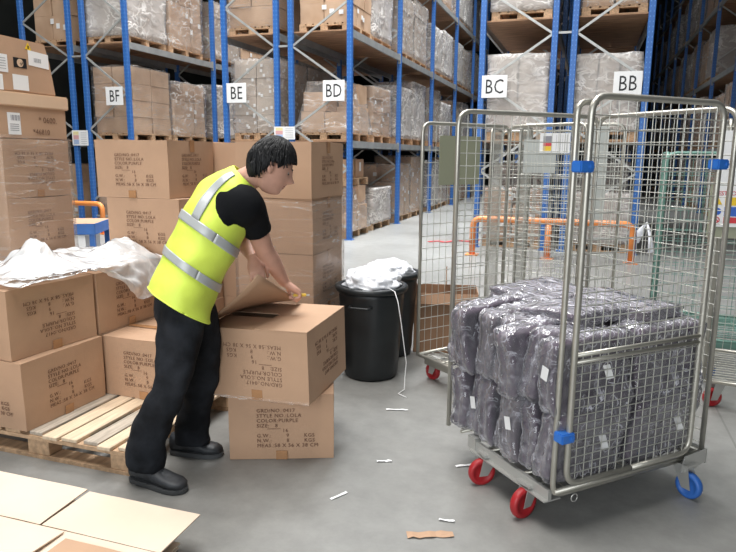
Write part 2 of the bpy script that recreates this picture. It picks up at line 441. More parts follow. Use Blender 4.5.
# --- tall stack far left
o = obj('wooden_pallet', mesh(pallet_bm(.60, .8, 5), [M['pallet']]*3, False, 'pallet')); o.location = (-4.14, 3.22, 0)
tag(o, 'wooden pallet under the tall wrapped carton stack at far left', 'pallet')
SG = 'wrapped cartons in the tall left stack'
for k, (z, lb) in enumerate([(PT, 'brown carton at the floor of the tall left stack, hidden by the plastic sheet'), (.530, 'brown carton second from the floor in the tall left stack'), (.916, 'brown wrapped carton with upright print in the tall left stack'), (1.302, 'brown wrapped carton with upside-down print, topmost of the film wrapped left ones')]):
    carton(-3.56, 3.235, z, 90, .56, .55, .384, lb, ('F',), flip=(k == 3), group=SG, seed=10+k, tape=False)
def wrap_sleeve(x0, x1, y0, y1, z0, z1, label, e=.014, group=None, seed=0, m='stretch'):
    bm = bmesh.new(); n = 14; nzz = 30; P = []
    cor = [(x0-e, y0-e), (x1+e, y0-e), (x1+e, y1+e), (x0-e, y1+e)]
    per = []
    for i in range(4):
        a = cor[i]; b = cor[(i+1) % 4]
        for k in range(n): per.append((a[0]+(b[0]-a[0])*k/n, a[1]+(b[1]-a[1])*k/n))
    rows = []
    for r in range(nzz+1):
        z = z0+(z1-z0)*r/nzz; row = []
        for (x, y) in per:
            d = .005*nz((x*3, y*3, z*9), 3, seed); cx, cy = (x0+x1)/2, (y0+y1)/2
            dz = .02*nz((x, y, z), 4, seed+5) if r in (0, nzz) else 0
            row.append(bm.verts.new((x+math.copysign(abs(d), x-cx), y+math.copysign(abs(d), y-cy), z+dz)))
        rows.append(row)
    N = len(per)
    for a, b in zip(rows, rows[1:]):
        for k in range(N): bm.faces.new((a[k], a[(k+1) % N], b[(k+1) % N], b[k]))
    o = obj('stretch_wrap', mesh(bm, M[m], True, 'wrap')); tag(o, label, 'plastic wrap', group)
    return o
wrap_sleeve(-4.11, -3.56, 3.235, 3.795, .45, 1.70, 'clear stretch film wound around the tall stack at far left', seed=1)

# shallow lidded box G on top
t = thing('lidded_carton', 'flat brown carton with a telescoping lid and barcode label, under the printer carton', 'carton', (-3.84, 3.53, 1.690))
bm = bmesh.new(); box(bm, -.28, .275, -.30, .275, 0, .235); bmesh.ops.bevel(bm, geom=bm.edges[:], offset=.006, segments=2, affect='EDGES'); part('carton_body', bm, M['card'], t)
bm = bmesh.new(); box(bm, -.295, .29, -.32, .295, .205, .297); bmesh.ops.bevel(bm, geom=bm.edges[:], offset=.008, segments=2, affect='EDGES'); part('lid', bm, M['card_in'], t)
def face_rect(parent, name, y0, y1, z0, z1, m, x, ox=0, oy=0, oz=0, tilt=0):
    bm = bmesh.new(); box(bm, x-ox, x-ox+.0015, y0-oy, y1-oy, z0-oz, z1-oz)
    return part(name, bm, M[m], parent)
OX, OY, OZ = -3.84, 3.53, 1.690
lab = face_rect(t, 'shipping_label', 3.30, 3.40, 1.715, 1.855, 'paper', -3.563, OX, OY, OZ)
bm = bmesh.new()
rnd = random.Random(3)
for i in range(12): box(bm, .278+.0006, .278+.0012, -.205+.006*i, -.205+.006*i+rnd.choice((.002, .004)), .115, .150)
for i in range(4): box(bm, .278+.0006, .278+.0012, -.215, -.145, .05+.013*i, .054+.013*i)
part('barcode', bm, M['paperprint'], t)
for s, y, z, sz in (('* 0600.', 3.555, 1.80, .055), ('*46810', 3.50, 1.722, .05)):
    o = obj('printed_text', text_mesh(s, sz, M['ink'], 1.0), t); o.matrix_local = Matrix.Translation((.2768, y-OY, z-OZ)) @ Matrix.Rotation(pi/2, 4, 'Z') @ Matrix.Rotation(pi/2, 4, 'X')

# printer carton on top, logo badge, labels
t = thing('printer_carton', 'brown printer carton with dark logo badge and white labels, topmost at far left', 'carton', (-3.84, 3.40, 1.990))
bm = bmesh.new()
prof = [(-.29, 0), (.335, 0), (.30, .22), (.265, .335), (-.29, .345)]
for sgn in (0,):
    a = [bm.verts.new((-.27, y, z)) for y, z in prof]; b = [bm.verts.new((.27, y, z)) for y, z in prof]
    bm.faces.new(a); bm.faces.new(b[::-1])
    for i in range(5): bm.faces.new((a[i], a[(i+1) % 5], b[(i+1) % 5], b[i]))
bmesh.ops.recalc_face_normals(bm, faces=bm.faces[:])
bmesh.ops.bevel(bm, geom=bm.edges[:], offset=.006, segments=2, affect='EDGES'); part('carton_body', bm, M['card'], t)
OX, OY, OZ = -3.84, 3.40, 1.990
def fr(name, y0, y1, z0, z1, m, d=.2715, dz=0):
    bm = bmesh.new(); vs = [bm.verts.new((d, y-OY, z-OZ)) for y, z in ((y0, z0), (y1, z0+dz), (y1, z1+dz), (y0, z1))]
    f = bm.faces.new(vs); r = bmesh.ops.extrude_face_region(bm, geom=[f]); bmesh.ops.translate(bm, verts=[v for v in r['geom'] if isinstance(v, bmesh.types.BMVert)], vec=(.0012, 0, 0))
    return part(name, bm, M[m], t)
fr('shipping_label', 3.515, 3.685, 2.172, 2.268, 'paper', dz=-.01)
fr('address_label', 3.375, 3.50, 2.003, 2.10, 'paper')
fr('address_label', 3.24, 3.345, 2.105, 2.215, 'paper')
fr('address_label', 3.21, 3.298, 1.993, 2.090, 'paper')
fr('logo_badge', 3.392, 3.496, 2.145, 2.207, 'black')
bm = bmesh.new(); n = 24                                   # round disc with leaning h p letters
c0 = bm.verts.new((.2732, 3.444-OY, 2.176-OZ)); ring = [bm.verts.new((.2732, 3.444-OY+.026*cos(2*pi*k/n), 2.176-OZ+.026*sin(2*pi*k/n))) for k in range(n)]
for k in range(n): bm.faces.new((c0, ring[k], ring[(k+1) % n]))
part('logo_disc', bm, M['card_in'], t)
o = obj('logo_letters', text_mesh('hp', .044, M['black'], .9, 'CENTER'), t)
sh = Matrix.Identity(4); sh[0][1] = .25
o.matrix_local = Matrix.Translation((.2738, 3.446-OY, 2.170-OZ)) @ Matrix.Rotation(pi/2, 4, 'Z') @ Matrix.Rotation(pi/2, 4, 'X') @ sh
bm = bmesh.new()
for i in range(9): box(bm, .2730, .2736, 3.56+.007*i-OY, 3.56+.007*i+(.004 if i % 2 else .002)-OY, 2.195-OZ, 2.222-OZ)
for i in range(5): box(bm, .2730, .2736, 3.255-OY, 3.33-OY, 2.125+.016*i-OZ, 2.128+.016*i-OZ)
part('barcode', bm, M['paperprint'], t)
bm = bmesh.new(); vs = [bm.verts.new((.2722, y-OY, z-OZ)) for y, z in ((3.493, 2.272), (3.548, 2.262), (3.520, 2.317))]; bm.faces.new(vs); part('warning_triangle', bm, M['yelp'], t)
bm = bmesh.new(); box(bm, .2724, .2728, 3.515-OY, 3.526-OY, 2.276-OZ, 2.296-OZ); part('warning_mark', bm, M['black'], t)

# --- middle stacks
MG = 'brown cartons stacked behind the worker'
o = obj('wooden_pallet', mesh(pallet_bm(.82, 1.2, 6), [M['pallet']]*3, False, 'pallet')); o.location = (-3.22, 3.645, 0)
tag(o, 'wooden pallet hidden under the carton stack behind the worker', 'pallet')
o = obj('wooden_pallet', mesh(pallet_bm(.62, .8, 5), [M['pallet']]*3, False, 'pallet')); o.location = (-2.375, 4.03, 0)
tag(o, 'wooden pallet under the wrapped carton stack left of the bins', 'pallet')
lv = [PT, .532, .918, 1.304]; nm = ['bottom', 'second lowest', 'second highest', 'topmost']
for k, z in enumerate(lv):
    xo = [.05, .04, .07, 0][k]
    carton(-3.20+xo, 3.66, z, 0, .58, .55, .384, '%s brown carton of the stack left of the worker\'s head' % nm[k], ('F', 'R'), group=MG, seed=20+k)
    carton(-2.945+(.03 if k < 3 else 0), 4.245, z, 0, .565, .55, .384, '%s brown carton of the rear stack, seen between two front stacks' % nm[k], ('f',), group=MG, seed=30+k)
    carton(-2.345, 4.055, z, -1.5 if k == 3 else 0, .585, .56, .384, '%s brown carton of the wrapped stack beside the black bins' % nm[k], ('R',) if k < 3 else ('R',), group=MG, seed=40+k, flip=False, txtsize=.92)
wrap_sleeve(-2.345, -1.76, 4.055, 4.615, .30, 1.295, 'clear stretch film wound around the stack beside the black bins', seed=5)

# --- two cartons the worker is busy with
carton(-1.701, 2.794, 0.002, 22, .551, .50, .362, 'brown carton standing on the floor, under the one being opened', ('F',), group=None, seed=50)
def open_carton():
    L, W, H = .575, .56, .372
    t = thing('open_carton', 'brown carton whose flap the worker is lifting, resting on another carton', 'carton', (-1.535, 3.072, .366), (radians(1.0), radians(-1.2), radians(1.5)))
    th = .005; bm = bmesh.new()
    box(bm, -L/2, L/2, -W/2, -W/2+th, 0, H); box(bm, -L/2, L/2, W/2-th, W/2, 0, H)
    box(bm, -L/2, -L/2+th, -W/2+th, W/2-th, 0, H); box(bm, L/2-th, L/2, -W/2+th, W/2-th, 0, H)
    box(bm, -L/2+th, L/2-th, -W/2+th, W/2-th, 0, th)
    part('carton_body', bm, M['card'], t)
    # front and rear minor flaps, folded in
    for s in (-1, 1):
        bm = bmesh.new()
        a = s*(W/2-.002); b = s*(W/2-.235)
        box(bm, -L/2+.004, L/2-.004, min(a, b), max(a, b), H-.003, H+.001)
        part('minor_flap', bm, M['card'], t)
    # right major flap closed
    bm = bmesh.new(); box(bm, .004, L/2, -W/2, W/2, H+.0015, H+.0065); part('major_flap', bm, M['card'], t)
    # left major flap lifted and twisted
    bm = bmesh.new(); n = 12; rows = []
    for i in range(n+1):
        u = i/n; row = []
        for j in range(n+1):
            v = j/n; ang = radians(41*(1-v)**1.2+5*v); ln = (.43-.12*v)*u
            cu = 1-.10*sin(pi*u)
            x = -L/2+ln*cos(ang); z = H+.007+ln*sin(ang)*cu
            row.append(Vector((x, -W/2+W*v+.0*u, z)))
        rows.append(row)
    top = [[bm.verts.new(p) for p in r] for r in rows]; bot = [[bm.verts.new(p-Vector((-.003, 0, .005))) for p in r] for r in rows]
    for i in range(n):
        for j in range(n):
            bm.faces.new((top[i][j], top[i+1][j], top[i+1][j+1], top[i][j+1])); bm.faces.new((bot[i][j], bot[i][j+1], bot[i+1][j+1], bot[i+1][j]))
    for i in range(n):
        bm.faces.new((top[i][0], bot[i][0], bot[i+1][0], top[i+1][0])); bm.faces.new((top[i][n], top[i+1][n], bot[i+1][n], bot[i][n]))
        bm.faces.new((top[0][i], top[0][i+1], bot[0][i+1], bot[0][i])); bm.faces.new((top[n][i], bot[n][i], bot[n][i+1], top[n][i+1]))
    part('major_flap', bm, M['card'], t, True, label='raised flap, its inner side showing')
    for fc in ('F', 'R'):
        base = Matrix.Translation((0, -W/2-.001, H/2)) if fc == 'F' else Matrix.Translation((L/2+.001, 0, H/2)) @ Matrix.Rotation(pi/2, 4, 'Z')
        T = base @ Matrix.Rotation(pi/2, 4, 'X') @ Matrix.Rotation(pi, 4, 'Z') @ Matrix.Translation((-.145, .085, 0))
        for me in (TM, FRAC): o = obj('printed_text', me, t); o.matrix_local = T
    bm = bmesh.new(); box(bm, -.03, .03, -W/2-.0015, -W/2-.0005, 0, .055); part('parcel_tape', bm, M['tape'], t)
    bm = bmesh.new(); rows = []
    for i in range(25):                                   # torn bottom tape hanging under the front edge
        x = -L/2+L*i/24; rows.append([bm.verts.new((x, -W/2-.002, .012)), bm.verts.new((x, -W/2-.006-.004*sin(i*1.7), -.001+.002*sin(i*2.1)))])
    for a, b in zip(rows, rows[1:]): bm.faces.new((a[0], b[0], b[1], a[1]))
    part('bottom_film', bm, M['stretch'], t)
open_carton()

# --- flattened cartons in the foreground
def flat_carton(z, x0, y0, yaw, label, top=False):
    t = thing('flattened_carton', label, 'flattened carton', (x0, y0, z), (0, 0, radians(yaw)), 'flattened cartons in the left foreground')
    def sheet(x0, x1, y0, y1, zf, name, m):
        bm = bmesh.new(); n = 10; T = []; B = []
        for i in range(n+1):
            T.append([]); B.append([])
            for j in range(n+1):
                x = x0+(x1-x0)*i/n; y = y0+(y1-y0)*j/n; zz = zf(x, y)+.002*nz((x, y, 0), 9, z*10)
                T[-1].append(bm.verts.new((x, y, zz+.005))); B[-1].append(bm.verts.new((x, y, zz)))
        for i in range(n):
            for j in range(n):
                bm.faces.new((T[i][j], T[i+1][j], T[i+1][j+1], T[i][j+1])); bm.faces.new((B[i][j], B[i][j+1], B[i+1][j+1], B[i+1][j]))
        for i in range(n):
            bm.faces.new((T[i][0], B[i][0], B[i+1][0], T[i+1][0])); bm.faces.new((T[i][n], T[i+1][n], B[i+1][n], B[i][n]))
            bm.faces.new((T[0][i], T[0][i+1], B[0][i+1], B[0][i])); bm.faces.new((T[n][i], B[n][i], B[n][i+1], T[n][i+1]))
        return part(name, bm, M[m], t)
    sheet(-1.35, .56, -.75, -.005, lambda x, y: 0, 'panel', 'card_flat')
    sheet(.003, .56, 0, .265, lambda x, y: .0+.02*y, 'flap', 'card_flat')
    sheet(-.56, -.008, 0, .265, lambda x, y: .0+.05*max(0, y), 'flap', 'card_flat')
    sheet(-1.14, -.57, 0, .255, lambda x, y: .02*y, 'flap', 'card_flat')
    if top:
        sheet(-1.10, .135, -.34, -.02, lambda x, y: .010+.05*max(0, (-.02-y)), 'folded_flap', 'card_flat')
        sheet(.17, .44, -.32, -.05, lambda x, y: .007, 'inner_panel', 'card')
    return t
flat_carton(.0, -2.05, 1.77, -1, 'pale flattened carton on the concrete, bottom of the foreground pile')
flat_carton(.02, -2.04, 1.76, .5, 'pale flattened carton in the middle of the foreground pile')
flat_carton(.04, -2.06, 1.775, 0, 'pale flattened carton in the lower foreground pile')
for q in range(4):
    flat_carton(.058+.018*q, -2.05+.012*(q%2), 1.775-.004*q, [.5, -.5, .4, -.3][q], ['pale flattened carton just above the lower foreground pile', 'pale flattened carton near the middle of the foreground pile', 'pale flattened carton third from the top of the foreground pile', 'pale flattened carton directly under the topmost flat one'][q])
flat_carton(.140, -1.967, 1.805, 0, 'topmost pale flattened carton in the left foreground, slit between its flaps', True)

# ------------------------------------------------------------------ crumpled plastic sheet on left cartons
def sheet_height(x, y):
    # supporting surface
    if x < -2.74 and 2.40 < y < 3.63: return .905
    return None
bm = bmesh.new(); nx, ny = 60, 110; G = []
for i in range(nx+1):
    G.append([])
    for j in range(ny+1):
        u = i/nx; v = j/ny
        x = -3.50+1.06*u; y = 2.52+1.28*v
        x += .05*nz((u*3, v*4, 0), 1, 3); y += .06*nz((u*3, v*4, 0), 1, 8)
        cr = abs(nz((x, y, 0), 5, 1))*.06+abs(nz((x, y, 0), 12, 4))*.034+abs(nz((x, y, 0), 26, 7))*.010
        hump = .13*math.exp(-((x+3.12)**2+(y-2.98)**2)/.022)+.10*math.exp(-((x+2.90)**2+(y-3.48)**2)/.024)+.05*math.exp(-((x+3.2)**2+(y-3.35)**2)/.05)
        z = .915+cr*(.25+.9*min(1, hump*8+.1))+hump
        over = x+2.715
        if over > 0:                                     # hangs over the right hand edge
            k = max(0., min(1., (y-3.02)/.35)); k = k*k*(3-2*k); z = .915+hump*.8-over*.85*k+cr*.5; x = -2.700+.05*k*min(1, over*8)+cr*.8
            if k <= 0: z = .915+cr*.3; x = -2.705-over*.6
        if y > 3.66: z -= (y-3.66)*.5
        if y > 3.62: y = 3.62+(y-3.62)*.15
        G[-1].append(bm.verts.new((x, y, z)))
for i in range(nx):
    for j in range(ny): bm.faces.new((G[i][j], G[i+1][j], G[i+1][j+1], G[i][j+1]))
o = obj('plastic_sheet', mesh(bm, M['filmwhite'], True, 'plastic_sheet')); tag(o, 'crumpled clear white plastic sheet lying over the left cartons', 'plastic sheet')

# ------------------------------------------------------------------ bins
def make_bin(x, y, label):
    t = thing('waste_bin', label, 'bin', (x, y, 0), (0, 0, 0), 'black waste bins by the carton stack'); t.scale = (1.09, 1.09, 1.02)
    bm = bmesh.new(); n = 48; prof = [(.02, .004), (.170, .004), (.178, .02), (.182, .05), (.214, .60), (.216, .645)]
    rings = []
    for r, z in prof:
        rings.append([bm.verts.new(((r+(.004 if (k//3) % 2 and .04 < z < .62 else 0))*cos(2*pi*k/n), (r+(.004 if (k//3) % 2 and .04 < z < .62 else 0))*sin(2*pi*k/n), z)) for k in range(n)])
    inner = [(.208, .645), (.176, .03), (.02, .03)]
    for r, z in inner: rings.append([bm.verts.new((r*cos(2*pi*k/n), r*sin(2*pi*k/n), z)) for k in range(n)])
    for a, b in zip(rings, rings[1:]):
        for k in range(n): f = bm.faces.new((a[k], a[(k+1) % n], b[(k+1) % n], b[k])); f.smooth = True
    part('bin_body', bm, M['bin'], t)
    bm = bmesh.new(); lathe(bm, [(.206, .63), (.236, .63), (.243, .645), (.243, .66), (.236, .668), (.222, .672), (.206, .668), (.206, .63)], 48); part('rim', bm, M['bin'], t)
    for s in (-1, 1):
        bm = bmesh.new(); tube(bm, arc_path([(-.07, s*.215, .55), (-.07, s*.262, .55), (.07, s*.262, .55), (.07, s*.215, .55)], .03), .009); part('handle', bm, M['bin'], t)
    return t
make_bin(-1.43, 4.36, 'nearer black plastic bin overflowing with white film')
make_bin(-1.475, 4.93, 'farther black plastic bin with white film, behind the other bin')
def blob(x, y, z, rx, ry, rz, seed, label, tail=None, mt='filmwhite'):
    bm = bmesh.new(); bmesh.ops.create_icosphere(bm, subdivisions=5, radius=1)
    for v in bm.verts:
        p = v.co.copy(); d = 1+.45*(abs(nz(p, 1.6, seed))-.12)+.16*abs(nz(p, 4, seed+2))+.06*abs(nz(p, 9, seed+4))
        zz = p.z*rz*d
        if p.z < 0: zz = p.z*rz*.6
        v.co = Vector((x+p.x*rx*d, y+p.y*ry*d, z+zz))
    o = obj('crumpled_film', mesh(bm, M[mt], True, 'film')); tag(o, label, 'plastic film', 'white film stuffed in the bins'); return o
M['filmsolid'] = film('white_waste_film', .82, .2, .3, 9, col=(.90, .92, .97), width=.1, rough=.3, bump=.6)
b1 = blob(-1.42, 4.36, .69, .19, .18, .11, 2, 'crumpled white film bulging out of the nearer bin', mt='filmsolid')
blob(-1.465, 4.93, .69, .18, .17, .08, 8, 'crumpled white film in the farther bin', mt='filmsolid')
bm = bmesh.new()
tube(bm, [(-1.28, 4.25, .69), (-1.20, 4.17, .68), (-1.165, 4.13, .62), (-1.14, 4.12, .50), (-1.115, 4.12, .33), (-1.095, 4.12, .20), (-1.10, 4.11, .10), (-1.10, 4.10, .01), (-1.12, 4.02, .006), (-1.05, 3.97, .006)], .0035, 5)
o = obj('loose_strap', mesh(bm, M['paper'], True, 'strap')); tag(o, 'thin white packing strap trailing down the nearer bin', 'strap')

# brown box by the bins
t = thing('open_carton', 'brown open carton on the floor between bins and cages', 'carton', (-1.06, 5.25, 0), (0, 0, radians(12)))
L, W, H, th = .52, .40, .62, .006
bm = bmesh.new(); box(bm, -L/2, L/2, -W/2, -W/2+th, 0, H-.12); box(bm, -L/2, L/2, W/2-th, W/2, 0, H-.12); box(bm, -L/2, -L/2+th, -W/2, W/2, 0, H-.12); box(bm, L/2-th, L/2, -W/2, W/2, 0, H-.12); box(bm, -L/2, L/2, -W/2, W/2, 0, th)
part('carton_body', bm, M['card_dark'], t)
bm = bmesh.new(); bar(bm, (0, W/2, H-.12), (0, W/2+.03, H+.03), L-.01, .005); part('flap', bm, M['card'], t)
bm = bmesh.new(); bar(bm, (0, -W/2, H-.12), (0, -W/2-.05, H-.20), L-.01, .005); part('flap', bm, M['card_dark'], t)

# ------------------------------------------------------------------ roll cages
def castor(parent, x, y, wheelmat, yaw, z=.17, r=.062, label=None):
    bm = bmesh.new()
    Mx = Matrix.Translation((x, y, 0)) @ Matrix.Rotation(radians(yaw), 4, 'Z')
    box(bm, -.05, .045, -.04, .04, z-.012, z, 0, Mx)
    for s in (-1, 1):
        vs = [(-.04, z-.012), (.04, z-.012), (-.018, r-.014), (-.062, r-.014)]
        a = [bm.verts.new(Mx @ Vector((vx, s*.026, vz))) for vx, vz in vs]; b = [bm.verts.new(Mx @ Vector((vx, s*.023, vz))) for vx, vz in vs]
        bm.faces.new(a); bm.faces.new(b[::-1])
        for i in range(4): bm.faces.new((a[i], a[(i+1) % 4], b[(i+1) % 4], b[i]))
    c = part('castor', bm, M['steel'], parent, label=label)
    bm = bmesh.new(); n = 28; w = .018
    prof = [(.012, -w), (r*.62, -w*.6), (r*.68, -w), (r*.93, -w), (r, -w*.5), (r, w*.5), (r*.93, w), (r*.68, w), (r*.62, w*.6), (.012, w)]
    rings = [[bm.verts.new(Mx @ Vector((-.04+q*cos(2*pi*k/n), yy, r+q*sin(2*pi*k/n)))) for k in range(n)] for q, yy in prof]
    for a, b in zip(rings, rings[1:]):
        for k in range(n): f = bm.faces.new((a[k], a[(k+1) % n], b[(k+1) % n], b[k])); f.smooth = True
    bm.faces.new(rings[0]); bm.faces.new(rings[-1][::-1])
    part('wheel', bm, M[wheelmat], c)
    return c

def panel(parent, a, b, z0, z1, name, hs, vs, fm='chrome', wm='wire', r=.0125, closed=False, rw=.0023, mid=None, corner=.07, off=0):
    """wire panel between plan points a and b; hs list of heights, vs vertical wire spacing"""
    a = Vector((*a, 0)); b = Vector((*b, 0)); d = (b-a).normalized(); L = (b-a).length
    nrm = Vector((d.y, -d.x, 0))
    a = a+nrm*off; b = b+nrm*off
    Z = Vector((0, 0, 1)); bm = bmesh.new()
    if closed:
        m = (a+b)/2
        path = arc_path([m+Z*z0, a+Z*z0, a+Z*z1, b+Z*z1, b+Z*z0, m+Z*z0], corner)
    else: path = arc_path([a+Z*z0, a+Z*z1, b+Z*z1, b+Z*z0], corner)
    tube(bm, path, r, 10)
    if mid:
        for zz in mid: tube(bm, [a+Z*zz, b+Z*zz], r*.75, 8)
    f = part(name, bm, M[fm], parent, True)
    bm = bmesh.new()
    for h in hs:
        wire(bm, a+Z*h+nrm*.004, b+Z*h+nrm*.004, rw)
    n = max(1, round(L/vs)); 
    for i in range(1, n): wire(bm, a+d*(L*i/n)+Z*z0, a+d*(L*i/n)+Z*z1, rw)
    part('wire_mesh', bm, M[wm], f)
    return f

# main cage, local frame: origin at near corner, x along the gated side, y along the open side
YW = 44.35
t = thing('roll_cage', 'chrome roll cage loaded with bagged purple garments, nearest on the right', 'roll cage', (-.045, 2.653, 0), (0, 0, radians(YW)))
MAIN = t
LX, LY, HT, ZB = .925, .820, 1.82, .175
bm = bmesh.new()                                          # base
for a, b in (((0, 0), (LX, 0)), ((LX, 0), (LX, LY)), ((LX, LY), (0, LY))): tube(bm, [(*a, ZB+.02), (*b, ZB+.02)], .013, 8)
for i in range(1, 12): wire(bm, (LX*i/12, 0, ZB+.02), (LX*i/12, LY, ZB+.02), .004)
for y in (.2, .45, .7): tube(bm, [(0, y, ZB+.01), (LX, y, ZB+.01)], .009, 6)
base = part('base_frame', bm, M['chrome'], t)
bm = bmesh.new(); box(bm, -.010, .008, .02, LY-.24, ZB-.028, ZB+.018); box(bm, -.03, .06, .02, LY-.24, ZB-.034, ZB-.028)
box(bm, -.018, .018, LY-.27, LY-.21, ZB-.03, ZB+.035)
part('sill_plate', bm, M['steel'], t)
bm = bmesh.new()                                          # right hand corner bracket
P2 = [(LX-.17, ZB-.045), (LX-.145, ZB+.035), (LX+.005, ZB+.045), (LX+.005, ZB-.02), (LX-.10, ZB-.045)]
va = [bm.verts.new((x, -.028, z)) for x, z in P2]; vb = [bm.verts.new((x, -.022, z)) for x, z in P2]
bm.faces.new(va); bm.faces.new(vb[::-1])
for i in range(5): bm.faces.new((va[i], va[(i+1) % 5], vb[(i+1) % 5], vb[i]))
box(bm, LX, LX+.006, -.028, .18, ZB-.03, ZB+.045)
part('corner_bracket', bm, M['steel'], t)
bm = bmesh.new(); tube(bm, [(.11+.018*cos(k*pi/6), -.01, ZB-.025+.018*sin(k*pi/6)) for k in range(13)], .003, 6); part('ring', bm, M['steel'], t)
hs_side = [.24+.0625*i for i in range(25)]
panel(t, (0, LY), (LX, LY), ZB, HT, 'side_panel', hs_side, .055, corner=.075)            # far left side, faces the open front
panel(t, (LX, LY), (LX, .0), ZB, HT, 'side_panel', hs_side, .055, corner=.075)           # right rear
# front right: post frame and gate
bm = bmesh.new()
tube(bm, arc_path([(.785, .008, ZB-.0), (0.0, .008, ZB), (0.0, .008, HT-.01), (.10, .012, HT-.01)], .06), .0125, 10)
part('corner_post', bm, M['chrome'], t)
GX = .790
lowh = [.285+.0365*i for i in range(14)]; upph = [.85+.0535*i for i in range(18)]
panel(t, (.035, -.03), (GX, -.03), .235, HT+.012, 'gate', lowh+upph, .0475, closed=True, mid=(.775, .805), corner=.075, r=.0135, rw=.0026)
for x, z in ((.015, 1.565), (.015, .455), (GX+.005, 1.575)):
    bm = bmesh.new(); box(bm, x-.035, x+.035, -.052, .004, z-.022, z+.022); box(bm, x+.004, x+.03, -.058, -.050, z-.010, z+.010)
    bmesh.ops.bevel(bm, geom=bm.edges[:], offset=.005, segments=2, affect='EDGES'); part('gate_clip', bm, M['clip'], t)
castor(t, .015, .165, 'red', 8, r=.072, label='castor with red wheel'); castor(t, .02, .475, 'red', -12, r=.068, label='castor with red wheel')
castor(t, LX-.12, .0, 'bluewheel', 95, r=.064, label='castor with blue wheel'); castor(t, LX-.10, LY-.12, 'bluewheel', 0, r=.058, label='castor with blue wheel')
# garment bags: thing > folded_garment, plastic_bag, size_label
def pack_meshes(seed):
    rnd = random.Random(seed); out = []
    Lx, Ly, Lz = .42, .098, .312
    def shape(grow, crk, fine):
        bm = bmesh.new()
        def f(p):
            q = Vector((p.x/Lx*2-1, p.y/Ly*2-1, p.z/Lz*2-1))
            m = max(abs(q.x), abs(q.y), abs(q.z)); l = (abs(q.x)**11+abs(q.y)**11+abs(q.z)**11)**(1/11)
            q = q*(m/l if l else 1)
            s = Vector((q.x*(Lx/2+grow), q.y*(Ly/2+grow*.7), q.z*(Lz/2+grow)))
            bend = .018*sin(q.z*2.2+seed)+.012*sin(q.x*2+seed*2)
            s.y += bend
            if abs(q.x) > .8: s.x -= math.copysign(.013*math.exp(-((q.y-.1)/.22)**2)*(abs(q.x)-.8)/.2, q.x)
            if grow and q.z > .55: s.z += .012*abs(nz(s, 38, seed))+.006*abs(nz(s, 16, seed+1))
            s.y *= 1+.14*nz(s, 6, seed)
            s += Vector((nz(s, fine, seed), nz(s, fine, seed+3), nz(s, fine, seed+6)))*crk
            return s+Vector((0, 0, Lz/2))
        grid_box(bm, Lx, Ly, Lz, *((34, 10, 28) if grow else (24, 8, 20)), f); return bm
    g = mesh(shape(0, .006, 14), M['garment'] if seed % 2 else M['garment2'], True, 'garment')
    b = mesh(shape(.012, .0095, 24), M['bagfilm'], True, 'bag')
    return g, b
PK = [pack_meshes(s) for s in range(1, 6)]
bm = bmesh.new(); box(bm, -.0004, .0004, -.02, .02, -.03, .03); LBL = mesh(bm, M['paper'], False, 'size_label')
R44 = Matrix.Translation((-.045, 2.653, 0)) @ Matrix.Rotation(radians(YW), 4, 'Z')
colname = ['beside the gate post', 'second from the gate post', 'third from the gate post', 'middle', 'third from the far left post', 'second from the far left post', 'beside the far left post']
cnt = 0
for lay in range(2):
    for row in range(2):
        for c in range(7):
            cnt += 1; rnd = random.Random(cnt*13)
            x = (.212 if row == 0 else .67)+rnd.uniform(-.02, .012); y = .068+.109*c+rnd.uniform(-.008, .008)
            z = .215+lay*.318+(rnd.uniform(0, .02) if lay else 0)
            lean = rnd.uniform(-5, 5); pit = rnd.uniform(-2, 3)
            if lay == 1 and row == 0: pit = [-2, 5, -9, 3, -4, -8, 2][c]; z += [.0, .01, .02, .0, .02, .03, .01][c]; x -= [.0, .01, .03, 0, .01, .03, .01][c]
            if row == 0: x -= .015*(lay == 1)
            p = R44 @ Vector((x, y, z))
            tt = thing('garment_pack', 'bagged dark purple garment pack, %s layer, %s row, %s' % (('lower', 'upper')[lay], ('open side', 'rear')[row], colname[c]), 'bagged garment', p, (radians(lean), radians(pit), radians(YW+rnd.uniform(-3, 3))), 'bagged garments in the roll cage')
            g, b = PK[(cnt*2+row) % 5]
            obj('folded_garment', g, tt); obj('plastic_bag', b, tt)
            if cnt % 3 == 0 and row == 0:
                l = obj('size_label', LBL, tt); l.location = (-.228, 0, .12+.1*rnd.random()); l.rotation_euler = (rnd.uniform(-.4, .4), 0, 0)
            if lay == 0 and row == 1 and c < 2 or (row == 0 and c == 0):
                l = obj('size_label', LBL, tt); l.location = (.05, -.078, .17); l.rotation_euler = (0, .5, pi/2)
# few packs lying on top towards the back
for i, (x, y, z, rx, rz, lb) in enumerate([(.36, .30, .885, 88, 8, 'bagged purple garment lying flat on top near the gate post'), (.66, .30, .890, 86, -80, 'bagged purple garment lying flat on top near the right corner'), (.45, .66, .890, 90, 5, 'bagged purple garment lying flat on top at the far left panel')]):
    p = R44 @ Vector((x, y, z)); tt = thing('garment_pack', lb, 'bagged garment', p, (radians(rx), 0, radians(YW+rz)), 'bagged garments in the roll cage')
    # keep centred over the layer
    tt.location = p+Vector((0, 0, 0)); g, b = PK[i]
    for nme, me in (('folded_garment', g), ('plastic_bag', b)):
        o = obj(nme, me, tt); o.location = (0, 0, -.17); o.scale = (1, .62, 1)
def scrap_film(pts, label, seed):
    bm = bmesh.new(); tube(bm, pts, [.012+.008*math.sin(i*2.3+seed) for i in range(len(pts))], 6); o = obj('film_scrap', mesh(bm, M['filmsolid'], True, 'scrap')); tag(o, label, 'plastic film')
p = [R44 @ Vector(q) for q in ((.93, .40, 1.12), (.925, .41, 1.20), (.93, .44, 1.27), (.92, .47, 1.22), (.93, .49, 1.16))]
